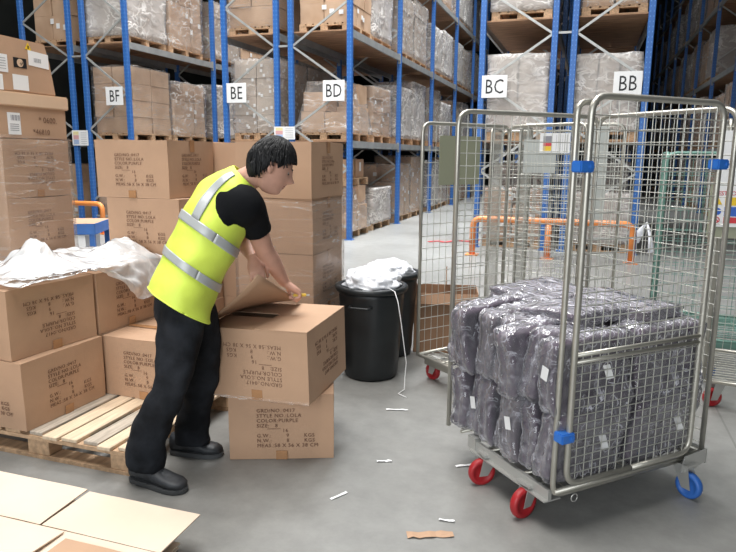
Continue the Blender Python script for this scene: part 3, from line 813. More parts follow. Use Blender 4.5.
scrap_film(p, 'torn strip of white film caught on the wires of the loaded cage', 1)

# second cage left-behind with red castors (its left side seen through the loaded cage)
def simple_cage(origin, yaw, LX, LY, HT, label, sides, vs=.06, hs=None, fm='chrome', wm='wire', red='red', plates=(), base=True, group='empty roll cages behind the loaded one', name='roll_cage', rwl=.0023):
    t = thing(name, label, 'roll cage', (*origin, 0), (0, 0, radians(yaw)), group)
    hs = hs or [.28+.085*i for i in range(int((HT-.33)/.085))]
    Z = .19; bm = bmesh.new()
    for a, b in (((0, 0), (LX, 0)), ((LX, 0), (LX, LY)), ((LX, LY), (0, LY)), ((0, LY), (0, 0))): tube(bm, [(*a, Z), (*b, Z)], .012, 8)
    for i in range(1, 14): wire(bm, (0, LY*i/14, Z), (LX, LY*i/14, Z), .004)
    for f in (.33, .66): tube(bm, [(LX*f, 0, Z-.01), (LX*f, LY, Z-.01)], .009, 6)
    box(bm, .03, LX-.03, .04, .09, Z-.07, Z-.012); box(bm, .03, LX-.03, LY-.09, LY-.04, Z-.07, Z-.012)
    part('base_frame', bm, M[fm], t)
    P = {'F': ((0, 0), (LX, 0)), 'R': ((LX, 0), (LX, LY)), 'B': ((LX, LY), (0, LY)), 'L': ((0, LY), (0, 0))}
    for s in sides: panel(t, *P[s], Z, HT, 'side_panel', hs, vs, fm, wm, rw=rwl)
    for a, b in ((.10, .10), (LX-.1, .1), (.1, LY-.1), (LX-.1, LY-.1)): castor(t, a, b, red if b < LY/2 else 'bluewheel', 40*a, z=.18)
    for (a, b, z0, z1, mm, nm_) in plates:
        a = Vector((*a, 0)); b = Vector((*b, 0)); bm = bmesh.new(); bar(bm, a+Vector((0, 0, (z0+z1)/2)), b+Vector((0, 0, (z0+z1)/2)), .004, z1-z0); part(nm_, bm, M[mm], t)
    return t
simple_cage((-1.075, 4.36), -38, .70, .82, 1.82, 'empty roll cage with red castors and khaki plate beside the open brown carton', 'LB', plates=(((.012, .14), (.012, .52), 1.40, 1.74, 'khaki', 'notice_plate'),))
simple_cage((-.50, 5.15), -1, .74, .80, 1.84, 'empty roll cage with small grey plate and notice card, right of the khaki plated cage', 'LF', plates=(((.03, -.012), (.27, -.012), 1.48, 1.73, 'plate', 'notice_plate'),))
simple_cage((-.86, 6.15), 0, .72, .80, 1.86, 'bare empty roll cage farthest back, behind the plated cages', 'LB')
simple_cage((-.02, 6.10), 0, .56, .80, 1.90, 'empty roll cage with a tall grey board, behind the gate post of the loaded cage', 'L', plates=(((.0, -.01), (.18, -.01), 1.05, 1.88, 'plate', 'back_board'),))
# green cage
simple_cage((.585, 5.55), -4, 1.0, .95, 1.64, 'low green wire cage trolley behind the loaded cage', 'LFB', vs=.09, fm='greencage', wm='greencage', red='bluewheel')
# right cage with signs
t = thing('roll_cage', 'roll cage at the right edge carrying white sheet and safety sign', 'roll cage', (.80, 4.45, 0), (0, 0, radians(-6)), None)
bm = bmesh.new(); Z = .19
for a, b in (((0, 0), (.75, 0)), ((.75, 0), (.75, .8)), ((.75, .8), (0, .8)), ((0, .8), (0, 0))): tube(bm, [(*a, Z), (*b, Z)], .012, 8)
for i in range(1, 14): wire(bm, (0, .8*i/14, Z), (.75, .8*i/14, Z), .004)
part('base_frame', bm, M['chrome'], t)
hs = [.28+.06*i for i in range(24)]
panel(t, (.75, .8), (0, .8), Z, 1.83, 'side_panel', hs, .055); panel(t, (0, .8), (0, 0), Z, 1.83, 'side_panel', hs, .055)
for a, b in ((.1, .1), (.65, .1), (.1, .7), (.65, .7)): castor(t, a, b, 'red' if b < .4 else 'bluewheel', 30, z=.18)

# ---- sign boards of the right cage (world aligned, facing viewer)
def board(name, cx, cy, z, w, h, yaw, m, label=None, cat=None, parent=None):
    o = thing(name, label, cat, (cx, cy, z), (0, 0, radians(yaw)))
    bm = bmesh.new(); box(bm, -w/2, w/2, 0, .004, -h/2, h/2); part('board', bm, M[m], o); return o
def rect(parent, x0, x1, z0, z1, m, name, y=-.0015):
    bm = bmesh.new(); box(bm, x0, x1, y, y+.001, z0, z1); return part(name, bm, M[m], parent)
sg = board('notice_sheet', .86, 4.42, 1.605, .20, .32, 5, 'paper', 'blank white sheet fixed high on the right edge cage', 'sheet')
sg = board('backing_board', .87, 4.425, 1.285, .30, .33, 5, 'khaki', 'plain grey board behind the safety sign on the right cage', 'board')
sg = board('safety_sign', .845, 4.415, 1.315, .225, .25, 5, 'paper', 'white safety sign with red words over coloured panels, right edge', 'sign')
o = obj('sign_letters', text_mesh('DESTROY', .037, M['redp'], .9), sg); o.matrix_local = Matrix.Translation((-.11, -.0015, .066)) @ Matrix.Rotation(pi/2, 4, 'X')
rect(sg, -.04, .05, .005, .055, 'yelp', 'yellow_panel'); rect(sg, -.04, .05, -.06, -.003, 'blup', 'blue_panel'); rect(sg, -.04, .05, -.102, -.066, 'redp', 'red_panel')
bm = bmesh.new(); vs = [bm.verts.new((x, -.0016, z)) for x, z in ((-.10, .010), (-.055, .010), (-.078, .05))]; bm.faces.new(vs); part('warning_triangle', bm, M['yelp'], sg)
bm = bmesh.new(); n = 20; ring = [bm.verts.new((-.078+.022*cos(2*pi*k/n), -.0016, -.032+.022*sin(2*pi*k/n))) for k in range(n)]; bm.faces.new(ring); part('blue_disc', bm, M['blup'], sg)
bm = bmesh.new(); tube(bm, [(-.078+.016*cos(2*pi*k/16), -.002, -.083+.016*sin(2*pi*k/16)) for k in range(17)], .003, 5); wire(bm, (-.09, -.002, -.072), (-.066, -.002, -.094), .003); part('prohibition_ring', bm, M['redp'], sg)

# small colourful card on the back cages
sg = board('notice_card', -.245, 5.125, 1.705, .22, .145, 0, 'paper', 'white card with yellow and pink patches seen through the cage wires', 'card')
rect(sg, -.085, -.02, -.062, -.025, 'yelp', 'yellow_patch'); rect(sg, -.085, -.02, -.024, 0, 'redp', 'pink_patch'); rect(sg, -.085, -.02, .008, .05, 'paperprint', 'grey_patch')
bm = bmesh.new()
for i in range(6): box(bm, .01+.015*i, .012+.015*i, -.0015, -.0005, -.06, .06)
part('ruled_lines', bm, M['paperprint'], sg)

# ------------------------------------------------------------------ racks
LV = [1.87, 3.86, 5.90, 7.95]
UM = {}
def upright_mesh(h):
    if h not in UM:
        bm = bmesh.new(); box(bm, -.05, .05, -.045, .045, 0, h); bmesh.ops.bevel(bm, geom=[e for e in bm.edges if abs(e.verts[0].co.z-e.verts[1].co.z) > 1], offset=.008, segments=1, affect='EDGES')
        box(bm, -.08, .08, -.07, .07, 0, .012)
        UM[h] = mesh(bm, M['upright'], False, 'upright')
    return UM[h]
def rack(name_sign, x0, x1, y0, nb, pitch, top, label, inner_right, levels=LV, decks=True, brace_all=False):
    """x0,x1 = centres of the two uprights of a frame"""
    t = thing('pallet_rack', label, 'pallet rack', ((x0+x1)/2, y0, 0), (0, 0, 0))
    hx = (x1-x0)/2
    bmb = {}
    for b in range(nb+1):
        y = b*pitch
        for s in (-1, 1):
            o = obj('upright', upright_mesh(top), t); o.location = (s*hx, y, 0)
        bm = bmesh.new()
        z = .60; k = 0
        nin = 1 if inner_right else -1                   # nodes at z=.6,2.1,3.6.. sit on the inner upright
        zz = [.6+.75*i for i in range(int((top-.6)/.75)+1)]
        for i in range(len(zz)-1):
            sa = nin if i % 2 == 0 else -nin
            bar(bm, (sa*(hx-.03), y, zz[i]), (-sa*(hx-.03), y, zz[i+1]), .02, .038)
        bar(bm, (-hx, y, .25), (hx, y, .25), .02, .035)
        part('frame_brace', bm, M['galv'], t)
    for b in range(nb):
        for lz in levels:
            if lz > top: continue
            ya, yb = b*pitch+.045, (b+1)*pitch-.045
            for s in (-1, 1):
                key = ('beam', round(yb-ya, 3))
                if key not in UM:
                    bm = bmesh.new(); box(bm, -.022, .022, 0, yb-ya, -.13, 0); box(bm, -.03, .03, -.002, .02, -.19, .03); box(bm, -.03, .03, yb-ya-.02, yb-ya+.002, -.19, .03)
                    UM[key] = mesh(bm, M['beam'], False, 'beam')
                o = obj('beam', UM[key], t); o.location = (s*(hx+.012), ya, lz)
            if decks:
                key = ('deck', round(hx, 3), round(yb-ya, 3))
                if key not in UM:
                    bm = bmesh.new(); n = 12; w = (yb-ya)/n
                    for i in range(n): box(bm, -hx+.02, hx-.02, i*w+.004, (i+1)*w-.006, -.018, .004)
                    UM[key] = mesh(bm, M['deck'], False, 'deck')
                o = obj('deck_boards', UM[key], t); o.location = (0, ya, lz)
    return t
Y0 = 11.55; BP = 3.3
rack('W0', -11.84, -10.58, Y0, 1, BP, 6.6, 'blue pallet rack at the far left, left of the one signed BF', True)
rack('BF', -10.22, -9.15, Y0, 4, BP, 8.6, 'blue pallet rack row carrying the BF sign', False)
rack('BE', -6.85, -5.73, Y0, 2, BP, 8.6, 'blue pallet rack row carrying the BE sign', True)
rack('BD', -5.43, -4.25, Y0, 5, BP, 8.6, 'blue pallet rack row carrying the BD sign, lining the open aisle', False)
rack('BC', -1.83, -.65, Y0, 2, BP, 8.6, 'blue pallet rack row carrying the BC sign', True)
rack('BB', -.34, .80, Y0, 2, BP, 8.6, 'blue pallet rack row carrying the BB sign', False)
rack('BA', 3.25, 4.35, Y0+BP, 8, BP, 10.0, 'long blue pallet rack row in the dark right aisle', True, levels=LV)
# ties between the back-to-back frames
for xa, xb, lb in ((-10.53, -10.27, 'short grey spacer tying the rack left of BF to its neighbour'), (-5.68, -5.48, 'short grey spacer between the BE and BD racks'), (-.60, -.39, 'short grey spacer between the BC and BB racks')):
    for z, ht in ((3.61, 'eye catching upper'),):
        bm = bmesh.new(); bar(bm, (xa, Y0, z), (xb, Y0, z), .03, .035); o = obj('rack_spacer', mesh(bm, M['galv'])); tag(o, lb, 'rack spacer')
# signs
def sign(s, x, z=2.775):
    t = thing('aisle_sign', 'white aisle sign with black letters %s on the rack end' % s, 'sign', (x, Y0-.06, z), (0, 0, 0), 'aisle letter signs')
    bm = bmesh.new(); box(bm, -.215, .215, -.006, 0, -.185, .185); bmesh.ops.bevel(bm, geom=bm.edges[:], offset=.002, segments=1, affect='EDGES'); part('sign_plate', bm, M['paper'], t)
    o = obj('sign_letters', text_mesh(s, .34, M['black'], 1.05, 'CENTER'), t)
    o.matrix_local = Matrix.Translation((0, -.0075, -.115)) @ Matrix.Rotation(pi/2, 4, 'X') @ Matrix.Diagonal((.74, 1, 1, 1))
sign('BF', -9.46); sign('BE', -6.58); sign('BD', -4.545); sign('BC', -1.60); sign('BB', .52)
M['pale_yellow'] = mat('faded_yellow_print', (.75, .66, .35), .6); M['pale_red'] = mat('faded_red_print', (.66, .36, .36), .6); M['pale_blue'] = mat('faded_blue_print', (.35, .45, .66), .6)
def card(x, z, w, h, side):
    t = thing('load_notice', 'small load notice with faded coloured patches, low between %s' % side, 'notice', (x, Y0-.06, z), (0, 0, 0), 'load notices')
    bm = bmesh.new(); box(bm, -w/2, w/2, -.005, 0, -h/2, h/2); part('notice_plate', bm, M['paper'], t)
    for a, b, m, n in ((.2, .42, 'pale_yellow', 'yellow_patch'), (-.1, .18, 'pale_red', 'red_patch'), (-.42, -.12, 'pale_blue', 'blue_patch')): rect(t, -w*.42, -w*.08, a*h, b*h, m, n, -.0065)
    bm = bmesh.new()
    for i in range(6): box(bm, w*.05, w*.42, -.0065, -.0055, h*(-.38+.14*i), h*(-.36+.14*i))
    part('ruled_lines', bm, M['paperprint'], t)
card(-10.42, 1.92, .42, .32, 'the BF rack and its left neighbour'); card(-5.56, 2.01, .44, .24, 'the BE and BD racks')

# ---- pallet loads
VAR = []
def load_variant(kind, seed):
    """returns list of (partname, mesh); footprint 1.0 (x) by 1.2 (y), height 1 above the pallet"""
    rnd = random.Random(seed); D = []
    D.append(('pallet', PALM))
    bm = bmesh.new()
    if kind == 'loose':
        ps = [(-.48, .0, -.55, .0, 0, .42), (.02, .48, -.55, -.05, 0, .40), (-.48, 0, .04, .55, 0, .40), (.02, .48, .0, .55, 0, .55), (-.45, .02, -.5, .0, .43, .80), (.04, .46, .05, .5, .56, 1.0), (-.44, .0, .06, .52, .41, .72)]
        for p in ps: box(bm, *p)
    else:
        nx, ny, nzz = rnd.choice(((2, 3, 3), (2, 2, 4), (3, 3, 4), (2, 3, 5)))
        W, Dp = .98, 1.18
        for i in range(nx):
            for j in range(ny):
                for k in range(nzz):
                    if k == nzz-1 and rnd.random() < .22 and kind != 'neat': continue
                    e = .009; jx = rnd.uniform(-.012, .012); jy = rnd.uniform(-.012, .012)
                    box(bm, -W/2+W*i/nx+e+jx, -W/2+W*(i+1)/nx-e+jx, -Dp/2+Dp*j/ny+e+jy, -Dp/2+Dp*(j+1)/ny-e+jy, k/nzz+.001, (k+1)/nzz-.003)
    if seed % 2 == 0 or kind == 'labels':                 # stuck-on white labels belong to the cartons' print
        for _ in range(34 if kind == 'labels' else 5):
            y = rnd.uniform(-.52, .50); z = rnd.uniform(.05, .9); x = rnd.uniform(-.45, .40); s = .05 if kind == 'labels' else .09
            box(bm, .500, .5035, y, y+s, z, z+s*.8, 1); box(bm, x, x+s, -.6035, -.600, z, z+s*.8, 1)
    D.append(('cartons', mesh(bm, [M['block_grey' if kind in ('labels', 'heavy') else 'block_brown'], M['paper']], False, 'cartons')))
    if kind != 'bare':
        bm = bmesh.new()
        def f(p):
            q = Vector((p.x-.52, p.y-.62, p.z)); top = p.z > .985
            sh = .96 if top and kind == 'loose' else 1
            if kind == 'loose': sh = 1.06-.30*p.z
            q.x *= sh; q.y *= sh
            q += Vector((nz(q, 5, seed), nz(q, 5, seed+2), nz(q, 4, seed+5)*.8))*.028
            return q
        grid_box(bm, 1.04, 1.24, 1.015, 12, 14, 14, f)
        D.append(('wrap_film', mesh(bm, M['loadwrap_heavy'] if kind in ('heavy',) else M['loadwrap'] if kind != 'neat' else M['stretch'], True, 'wrap')))
    return D
def palm():
    bm = pallet_bm(1.0, 1.2, 7, .144)
    for v in bm.verts: v.co += Vector((-.5, -.6, -.146))
    return mesh(bm, [M['pallet']]*3, False, 'pallet')
PALM = palm()
KINDS = ['neat', 'brownwrap', 'heavy', 'labels', 'loose', 'bare', 'heavy', 'brownwrap']
for i, k in enumerate(KINDS): VAR.append(load_variant(k, i+1))
DESC = {'neat': 'neat brown carton load', 'brownwrap': 'film wrapped brown load', 'heavy': 'whitish heavily wrapped load', 'labels': 'grey load with small labels', 'loose': 'uneven draped carton load', 'bare': 'bare brown carton load'}
FIRST = {}
def load(vi, x, y, z, h, label, group, sy=1., sx=1.):
    k = KINDS[vi]
    t = thing('pallet_load', label, 'pallet load', (x, y, z+.148), (0, 0, 0), group)
    for i, (n, me) in enumerate(VAR[vi]):
        o = obj(n, me, t)
        o.scale = (sx, sy, 1 if n == 'pallet' else h)
    return t
ORD = ['first', 'second', 'third', 'fourth', 'fifth', 'sixth', 'seventh', 'eighth', 'ninth']
LN = ['floor level', 'first shelf', 'second shelf', 'third shelf', 'top shelf']
rr = random.Random(42)
def fill(sname, xc, y0, bays, levels, weights, hmax=1.45, depth=1.0, skip=0., override=None):
    for b in bays:
        for l in levels:
            for k in range(2):
                if rr.random() < skip: continue
                vi = rr.choice(weights); h = rr.uniform(.8, 1)*hmax
                if override and (b, l, k) in override:
                    ov = override[(b, l, k)]
                    if ov is None: continue
                    vi, h = ov
                y = y0+b*BP+.20+.62+k*1.48+rr.uniform(-.05, .05); z = 0 if l == 0 else LV[l-1]+.006
                load(vi, xc+rr.uniform(-.02, .02), y, z, h, '%s, %s, %s rack, %s bay, %s' % (DESC[KINDS[vi]], LN[l], sname, ORD[b], ('nearer', 'farther')[k]), 'pallet loads in the %s rack' % sname, sy=1.1 if hmax > 1.3 else 1.05)
fill('BF', -9.70, Y0, range(0, 3), (0, 1, 2, 3), (0, 1, 1, 2, 3, 5), 1.42, override={(0, 1, 0): (0, 1.38), (0, 1, 1): (1, 1.22), (0, 2, 0): (6, 1.5), (0, 2, 1): (1, 1.5)})
fill('far left', -11.21, Y0, range(0, 1), (0, 1, 2), (0, 1, 5), 1.42, override={(0, 2, 0): (5, 1.5), (0, 1, 0): None, (0, 1, 1): None})
fill('BE', -6.29, Y0, range(0, 2), (0, 1, 2, 3), (0, 1, 2, 3), 1.42, override={(0, 1, 0): (3, 1.40), (0, 2, 0): (0, 1.5)})
fill('BD', -4.84, Y0, range(0, 5), (0, 1, 2, 3), (2, 1, 6, 2, 6, 3, 7), 1.45, override={(0, 1, 0): (4, .95), (0, 1, 1): (7, 1.0), (0, 2, 0): (5, 1.1), (0, 2, 1): (6, 1.35), (0, 0, 0): None, (0, 0, 1): (2, .75)})
fill('BC', -1.24, Y0, range(0, 1), (0, 1, 2, 3), (2, 6), 1.45, override={(0, 0, 0): (1, .9), (0, 1, 0): (2, 1.28), (0, 1, 1): (2, 1.3)})
fill('BB', .23, Y0, range(0, 1), (0, 1, 2, 3), (1, 2, 6), 1.45, override={(0, 0, 0): (2, .85), (0, 1, 0): (6, 1.24), (0, 1, 1): (2, 1.2)})
fill('right aisle', 3.80, Y0+BP, range(0, 8), (0, 1, 2, 3), (2, 6, 1, 3, 7), 1.5, skip=.05)

# BD floor bay: low pallet with light box then a pair of brown cartons on a pallet above
t = load(4, -4.80, 12.25, 0, .85, 'sagging load draped in film on the floor under the BD sign', 'floor loads under the BD rack')
o = obj('wooden_pallet', PALM); o.location = (-4.85, 12.35, 1.16); tag(o, 'wooden pallet carrying two brown boxes above the draped load', 'pallet')
for i, (x, y) in enumerate(((-4.62, 12.05), (-4.62, 12.62))):
    tt = carton(x+.20, y-.25, 1.164, 90, .48, .46, .36, ('nearer', 'farther')[i]+' small brown box with white labels under the BD shelf', (), group='boxes under the BD shelf', seed=70+i, tape=False)
    bm = bmesh.new(); box(bm, -.06, .04, -.244, -.242, .12, .30); part('white_label', bm, M['paper'], tt)
# stacked flat crates further in
load(0, -4.84, 13.9-.0, .0, .0001+.6, 'low grey wrapped load behind the draped one, under the BD rack', 'floor loads under the BD rack')if False else None

# ------------------------------------------------------------------ barriers, bench
def barrier(xs, y, label, h=.60, r=.05):
    t = thing('orange_barrier', label, 'barrier', (xs[0], y, 0), (0, 0, 0), 'orange rack end barriers')
    bm = bmesh.new(); w = xs[-1]-xs[0]
    tube(bm, arc_path([(0, 0, 0), (0, 0, h), (w, 0, h), (w, 0, 0)], .14, 6), r, 12); part('rail', bm, M['orange'], t, True)
    for x in xs[1:-1]:
        bm = bmesh.new(); tube(bm, [(x-xs[0], 0, 0), (x-xs[0], 0, h-.02)], r, 12); part('post', bm, M['orange'], t, True)
    for x in xs:
        bm = bmesh.new(); box(bm, x-xs[0]-.1, x-xs[0]+.1, -.1, .1, 0, .012); part('foot_plate', bm, M['orange'], t)
barrier((-1.72, -.52, .72), 10.55, 'orange tubular barrier guarding the BC and BB rack ends')
barrier((-10.1, -9.15), 10.55, 'short orange tubular barrier guarding the BF rack end')
barrier((-6.7, -5.5, -4.45), 10.7, 'orange tubular barrier guarding the BE and BD rack ends')
t = thing('packing_bench', 'brown topped bench with blue edge and pale side panels, left background', 'bench', (-6.15, 6.35, 0), (0, 0, radians(25)))
bm = bmesh.new(); box(bm, -.38, .50, -.35, .35, .73, .77); part('bench_top', bm, M['card'], t)
bm = bmesh.new(); box(bm, -.39, .51, -.36, -.352, .64, .768); box(bm, .502, .512, -.36, .36, .64, .768); part('edge_band', bm, M['blue'], t)
for x in (-.34, .06, .46):
    bm = bmesh.new(); box(bm, x-.03, x+.03, -.34, -.28, 0, .73); box(bm, x-.03, x+.03, .28, .34, 0, .73); part('leg', bm, M['blue'], t)
for x in (-.30, .12):
    bm = bmesh.new(); box(bm, x, x+.26, -.33, .25, .10, .63); part('pale_crate', bm, M['paper'], t)

# ------------------------------------------------------------------ floor litter
def litter(x, y, w, d, yaw, m, label, name='paper_scrap', seed=0, cat='scrap'):
    bm = bmesh.new(); n = 8; G = []
    for i in range(n+1):
        G.append([])
        for j in range(3):
            px = -w/2+w*i/n; py = -d/2+d*j/2+.25*d*nz((i, j, seed), .7, seed)
            G[-1].append(bm.verts.new((px, py, .004+.010*abs(nz((i*.4, j, 0), 1, seed)))))
    for i in range(n):
        for j in range(2): bm.faces.new((G[i][j], G[i+1][j], G[i+1][j+1], G[i][j+1]))
    o = obj(name, mesh(bm, M[m], False, 'scrap')); o.location = (x, y, 0); o.rotation_euler = (0, 0, radians(yaw)); tag(o, label, cat, 'litter on the floor')
    md = o.modifiers.new('s', 'SOLIDIFY'); md.thickness = .001
LITTER = [(-.535, 2.47, .20, .045, 22, 'card', 'tan torn card strip on the floor in front of the cage'), (-.50, 3.15, .12, .018, 30, 'paper', 'thin white paper strip left of the cage castors'), (-.49, 2.60, .07, .012, 5, 'paper', 'tiny white paper sliver near the red castor'), (-1.02, 2.64, .10, .015, 60, 'paper', 'small white film sliver near the lower carton, centre floor'), (-.92, 3.05, .08, .015, 20, 'paper', 'small white film sliver left of the thin paper strip'), (-1.05, 3.75, .14, .014, 15, 'paper', 'wispy white film strip in front of the bins'), (-.10, 2.30, .05, .014, 40, 'paper', 'tiny white scrap under the gate of the cage')]
for i, a in enumerate(LITTER): litter(*a[:6], a[6], seed=i)
bm = bmesh.new(); pts = [(-2.75, 11.8, .012), (-2.6, 11.95, .016), (-2.45, 11.85, .012), (-2.3, 12.1, .02), (-2.05, 12.15, .012), (-1.9, 12.4, .014)]
for a, b in zip(pts, pts[1:]): bar(bm, a, b, .07, .006)
o = obj('hazard_tape', mesh(bm, M['redp'])); tag(o, 'crumpled red tape lying in the open aisle', 'tape')
# ------------------------------------------------------------------ the worker
class Loft:
    """closed rings along a centre line; rows = (x,y,z, a(side), b(front-back)[, exponent])"""
    def __init__(s, rows, side, n=28):
        s.rows = [(Vector(r[:3]), r[3], r[4], (r[5] if len(r) > 5 else 2.), (r[6] if len(r) > 6 else None)) for r in rows]; s.side = Vector(side).normalized(); s.n = n
    def at(s, t):
        R = s.rows; m = len(R)-1; t = max(0., min(m, t)); i = min(int(t), m-1); u = t-i
        def cr(a, b, c, d): return .5*((2*b)+(-a+c)*u+(2*a-5*b+4*c-d)*u*u+(-a+3*b-3*c+d)*u**3)
        g = lambda k: R[max(0, min(m, k))]
        P = [g(i-1), g(i), g(i+1), g(i+2)]
        c = cr(*[p[0] for p in P]); a = cr(*[p[1] for p in P]); b = cr(*[p[2] for p in P]); e = P[1][3]*(1-u)+P[2][3]*u
        s0, s1 = P[1][4] or s.side, P[2][4] or s.side
        sd = Vector(s0)*(1-u)+Vector(s1)*u
        e_ = .02; 
        def cc(tt):
            tt = max(0., min(m, tt)); j = min(int(tt), m-1); v = tt-j
            Q = [g(j-1)[0], g(j)[0], g(j+1)[0], g(j+2)[0]]
            return .5*((2*Q[1])+(-Q[0]+Q[2])*v+(2*Q[0]-5*Q[1]+4*Q[2]-Q[3])*v*v+(-Q[0]+3*Q[1]-3*Q[2]+Q[3])*v**3)
        tg = (cc(t+e_)-cc(t-e_)).normalized()
        sd = (sd-tg*sd.dot(tg)).normalized(); o = tg.cross(sd)
        return c, a, b, e, sd, o, tg
    def pt(s, t, th, off=0.):
        c, a, b, e, sd, o, tg = s.at(t)
        ct, st = cos(th), sin(th); k = (abs(ct)**e+abs(st)**e)**(-1/e)
        return c+sd*((a+off)*ct*k)+o*((b+off)*st*k)
    def build(s, bm, t0=0, t1=None, seg=6, off=0., cap=True, wr=0., seed=0, ws=12.):
        t1 = len(s.rows)-1 if t1 is None else t1; N = max(2, int((t1-t0)*seg)); rings = []
        for i in range(N+1):
            t = t0+(t1-t0)*i/N
            ring = []
            for k in range(s.n):
                p = s.pt(t, 2*pi*k/s.n, off)
                if wr:
                    c = s.at(t)[0]; d = (p-c).normalized(); p = p+d*wr*nz(p, ws, seed)
                ring.append(bm.verts.new(p))
            rings.append(ring)
        for a, b in zip(rings, rings[1:]):
            for k in range(s.n): f = bm.faces.new((a[k], a[(k+1) % s.n], b[(k+1) % s.n], b[k])); f.smooth = True
        if cap:
            for ring, sg in ((rings[0], -1), (rings[-1], 1)):
                c = sum((v.co for v in ring), Vector())/s.n; cv = bm.verts.new(c)
                for k in range(s.n):
                    bm.faces.new((ring[k], ring[(k+1) % s.n], cv))
    def patch(s, t0, t1, th0, th1, off, m, name, parent, nt=16, nth=24, th=.0015, slant=0.):
        bm = bmesh.new(); A = []; B = []
        for i in range(nt+1):
            A.append([]); B.append([])
            for j in range(nth+1):
                t = t0+(t1-t0)*i/nt; h = th0+(th1-th0)*j/nth+slant*i/nt
                p = s.pt(t, h, 0); c = s.at(t)[0]; d = (p-c).normalized()
                w = WR*nz(p, WS, WSEED)
                A[-1].append(bm.verts.new(p+d*(w+off+th))); B[-1].append(bm.verts.new(p+d*(w+off-th*2)))
        for i in range(nt):
            for j in range(nth):
                bm.faces.new((A[i][j], A[i+1][j], A[i+1][j+1], A[i][j+1])); bm.faces.new((B[i][j], B[i][j+1], B[i+1][j+1], B[i+1][j]))
        for i in range(nt):
            bm.faces.new((A[i][0], B[i][0], B[i+1][0], A[i+1][0])); bm.faces.new((A[i][nth], A[i+1][nth], B[i+1][nth], B[i][nth]))
        for j in range(nth):
            bm.faces.new((A[0][j], A[0][j+1], B[0][j+1], B[0][j])); bm.faces.new((A[nt][j], B[nt][j], B[nt][j+1], A[nt][j+1]))
        return part(name, bm, M[m], parent, True)

def remeshed(bm, m, voxel, smooth_it=4, name='x'):
    me = mesh(bm, m, True, name); o = bpy.data.objects.new('tmp', me); C.objects.link(o)
    r = o.modifiers.new('r', 'REMESH'); r.mode = 'VOXEL'; r.voxel_size = voxel; r.use_smooth_shade = True
    s = o.modifiers.new('s', 'SMOOTH'); s.factor = .5; s.iterations = smooth_it
    dg = bpy.context.evaluated_depsgraph_get(); dg.update()
    out = bpy.data.meshes.new_from_object(o.evaluated_get(dg)); out.name = name
    bpy.data.objects.remove(o)
    return out

def V(*a): return Vector(a)
MAN = thing('person', 'man in yellow hi-vis vest and black jeans bending to lift a carton flap', 'person', (-1.88, 2.63, 0))
MI = Matrix.Translation((1.88, -2.63, 0))
def mpart(name, bm_or_me, m, parent=None, smooth=True, label=None):
    me = bm_or_me if isinstance(bm_or_me, bpy.types.Mesh) else mesh(bm_or_me, m, smooth, name)
    me.transform(MI) if me.users == 0 else None
    o = obj(name, me, parent or MAN)
    if label: o['label'] = label
    return o

Fh = V(.77, .64, 0); SR = V(.64, -.77, 0)          # torso facing, direction to his right shoulder
FH = V(.716, .530, -.455).normalized(); SH = V(.588, -.809, 0); UH = SH.cross(FH).normalized()
HC = V(-1.484, 2.908, 1.549)
# joints
RSH = V(-1.545, 2.775, 1.360); REL = V(-1.540, 2.930, 1.120); RWR = V(-1.500, 3.075, .925)
LSH = V(-1.735, 3.000, 1.375); LEL = V(-1.74, 3.08, 1.13); LWR = V(-1.598, 2.915, 1.072)
torso = [(-1.835, 2.615, .845, .165, .115), (-1.820, 2.630, .93, .170, .122), (-1.790, 2.665, 1.04, .150, .112), (-1.752, 2.720, 1.16, .160, .120), (-1.715, 2.780, 1.285, .180, .128), (-1.685, 2.832, 1.375, .185, .115), (-1.655, 2.862, 1.43, .140, .088), (-1.625, 2.876, 1.462, .078, .068), (-1.580, 2.885, 1.49, .060, .060), (-1.525, 2.893, 1.515, .058, .060)]
rleg = [(-1.785, 2.560, .90, .085, .09), (-1.790, 2.545, .80, .080, .084), (-1.800, 2.515, .66, .066, .072), (-1.810, 2.490, .54, .062, .068), (-1.860, 2.470, .42, .058, .066), (-1.935, 2.455, .25, .048, .052), (-1.972, 2.448, .12, .04, .042), (-1.975, 2.445, .06, .04, .045)]
lleg = [(-1.830, 2.690, .90, .084, .09), (-1.810, 2.705, .80, .078, .084), (-1.800, 2.725, .66, .066, .072), (-1.805, 2.745, .53, .062, .066), (-1.84, 2.765, .42, .058, .064), (-1.90, 2.785, .25, .048, .052), (-1.945, 2.795, .12, .04, .042), (-1.95, 2.795, .06, .04, .045)]
rarm = [tuple(RSH+V(-.05, .02, .015))+(.05, .055), tuple(RSH)+(.056, .058), tuple(RSH.lerp(REL, .5))+(.054, .056), tuple(REL)+(.049, .050), tuple(REL.lerp(RWR, .35))+(.048, .050), tuple(REL.lerp(RWR, .8))+(.034, .036), tuple(RWR)+(.029, .025)]
larm = [tuple(LSH+V(.05, -.03, .0))+(.05, .05), tuple(LSH)+(.054, .056), tuple(LSH.lerp(LEL, .5))+(.048, .05), tuple(LEL)+(.042, .044), tuple(LEL.lerp(LWR, .4))+(.040, .040), tuple(LEL.lerp(LWR, .85))+(.029, .030), tuple(LWR)+(.026, .022)]
body = bmesh.new()
Loft(torso, SR).build(body); Loft(rleg, SR, 20).build(body); Loft(lleg, SR, 20).build(body)
Loft(rarm, (1, 0, .3), 18).build(body); Loft(larm, (1, 0, .3), 18).build(body)
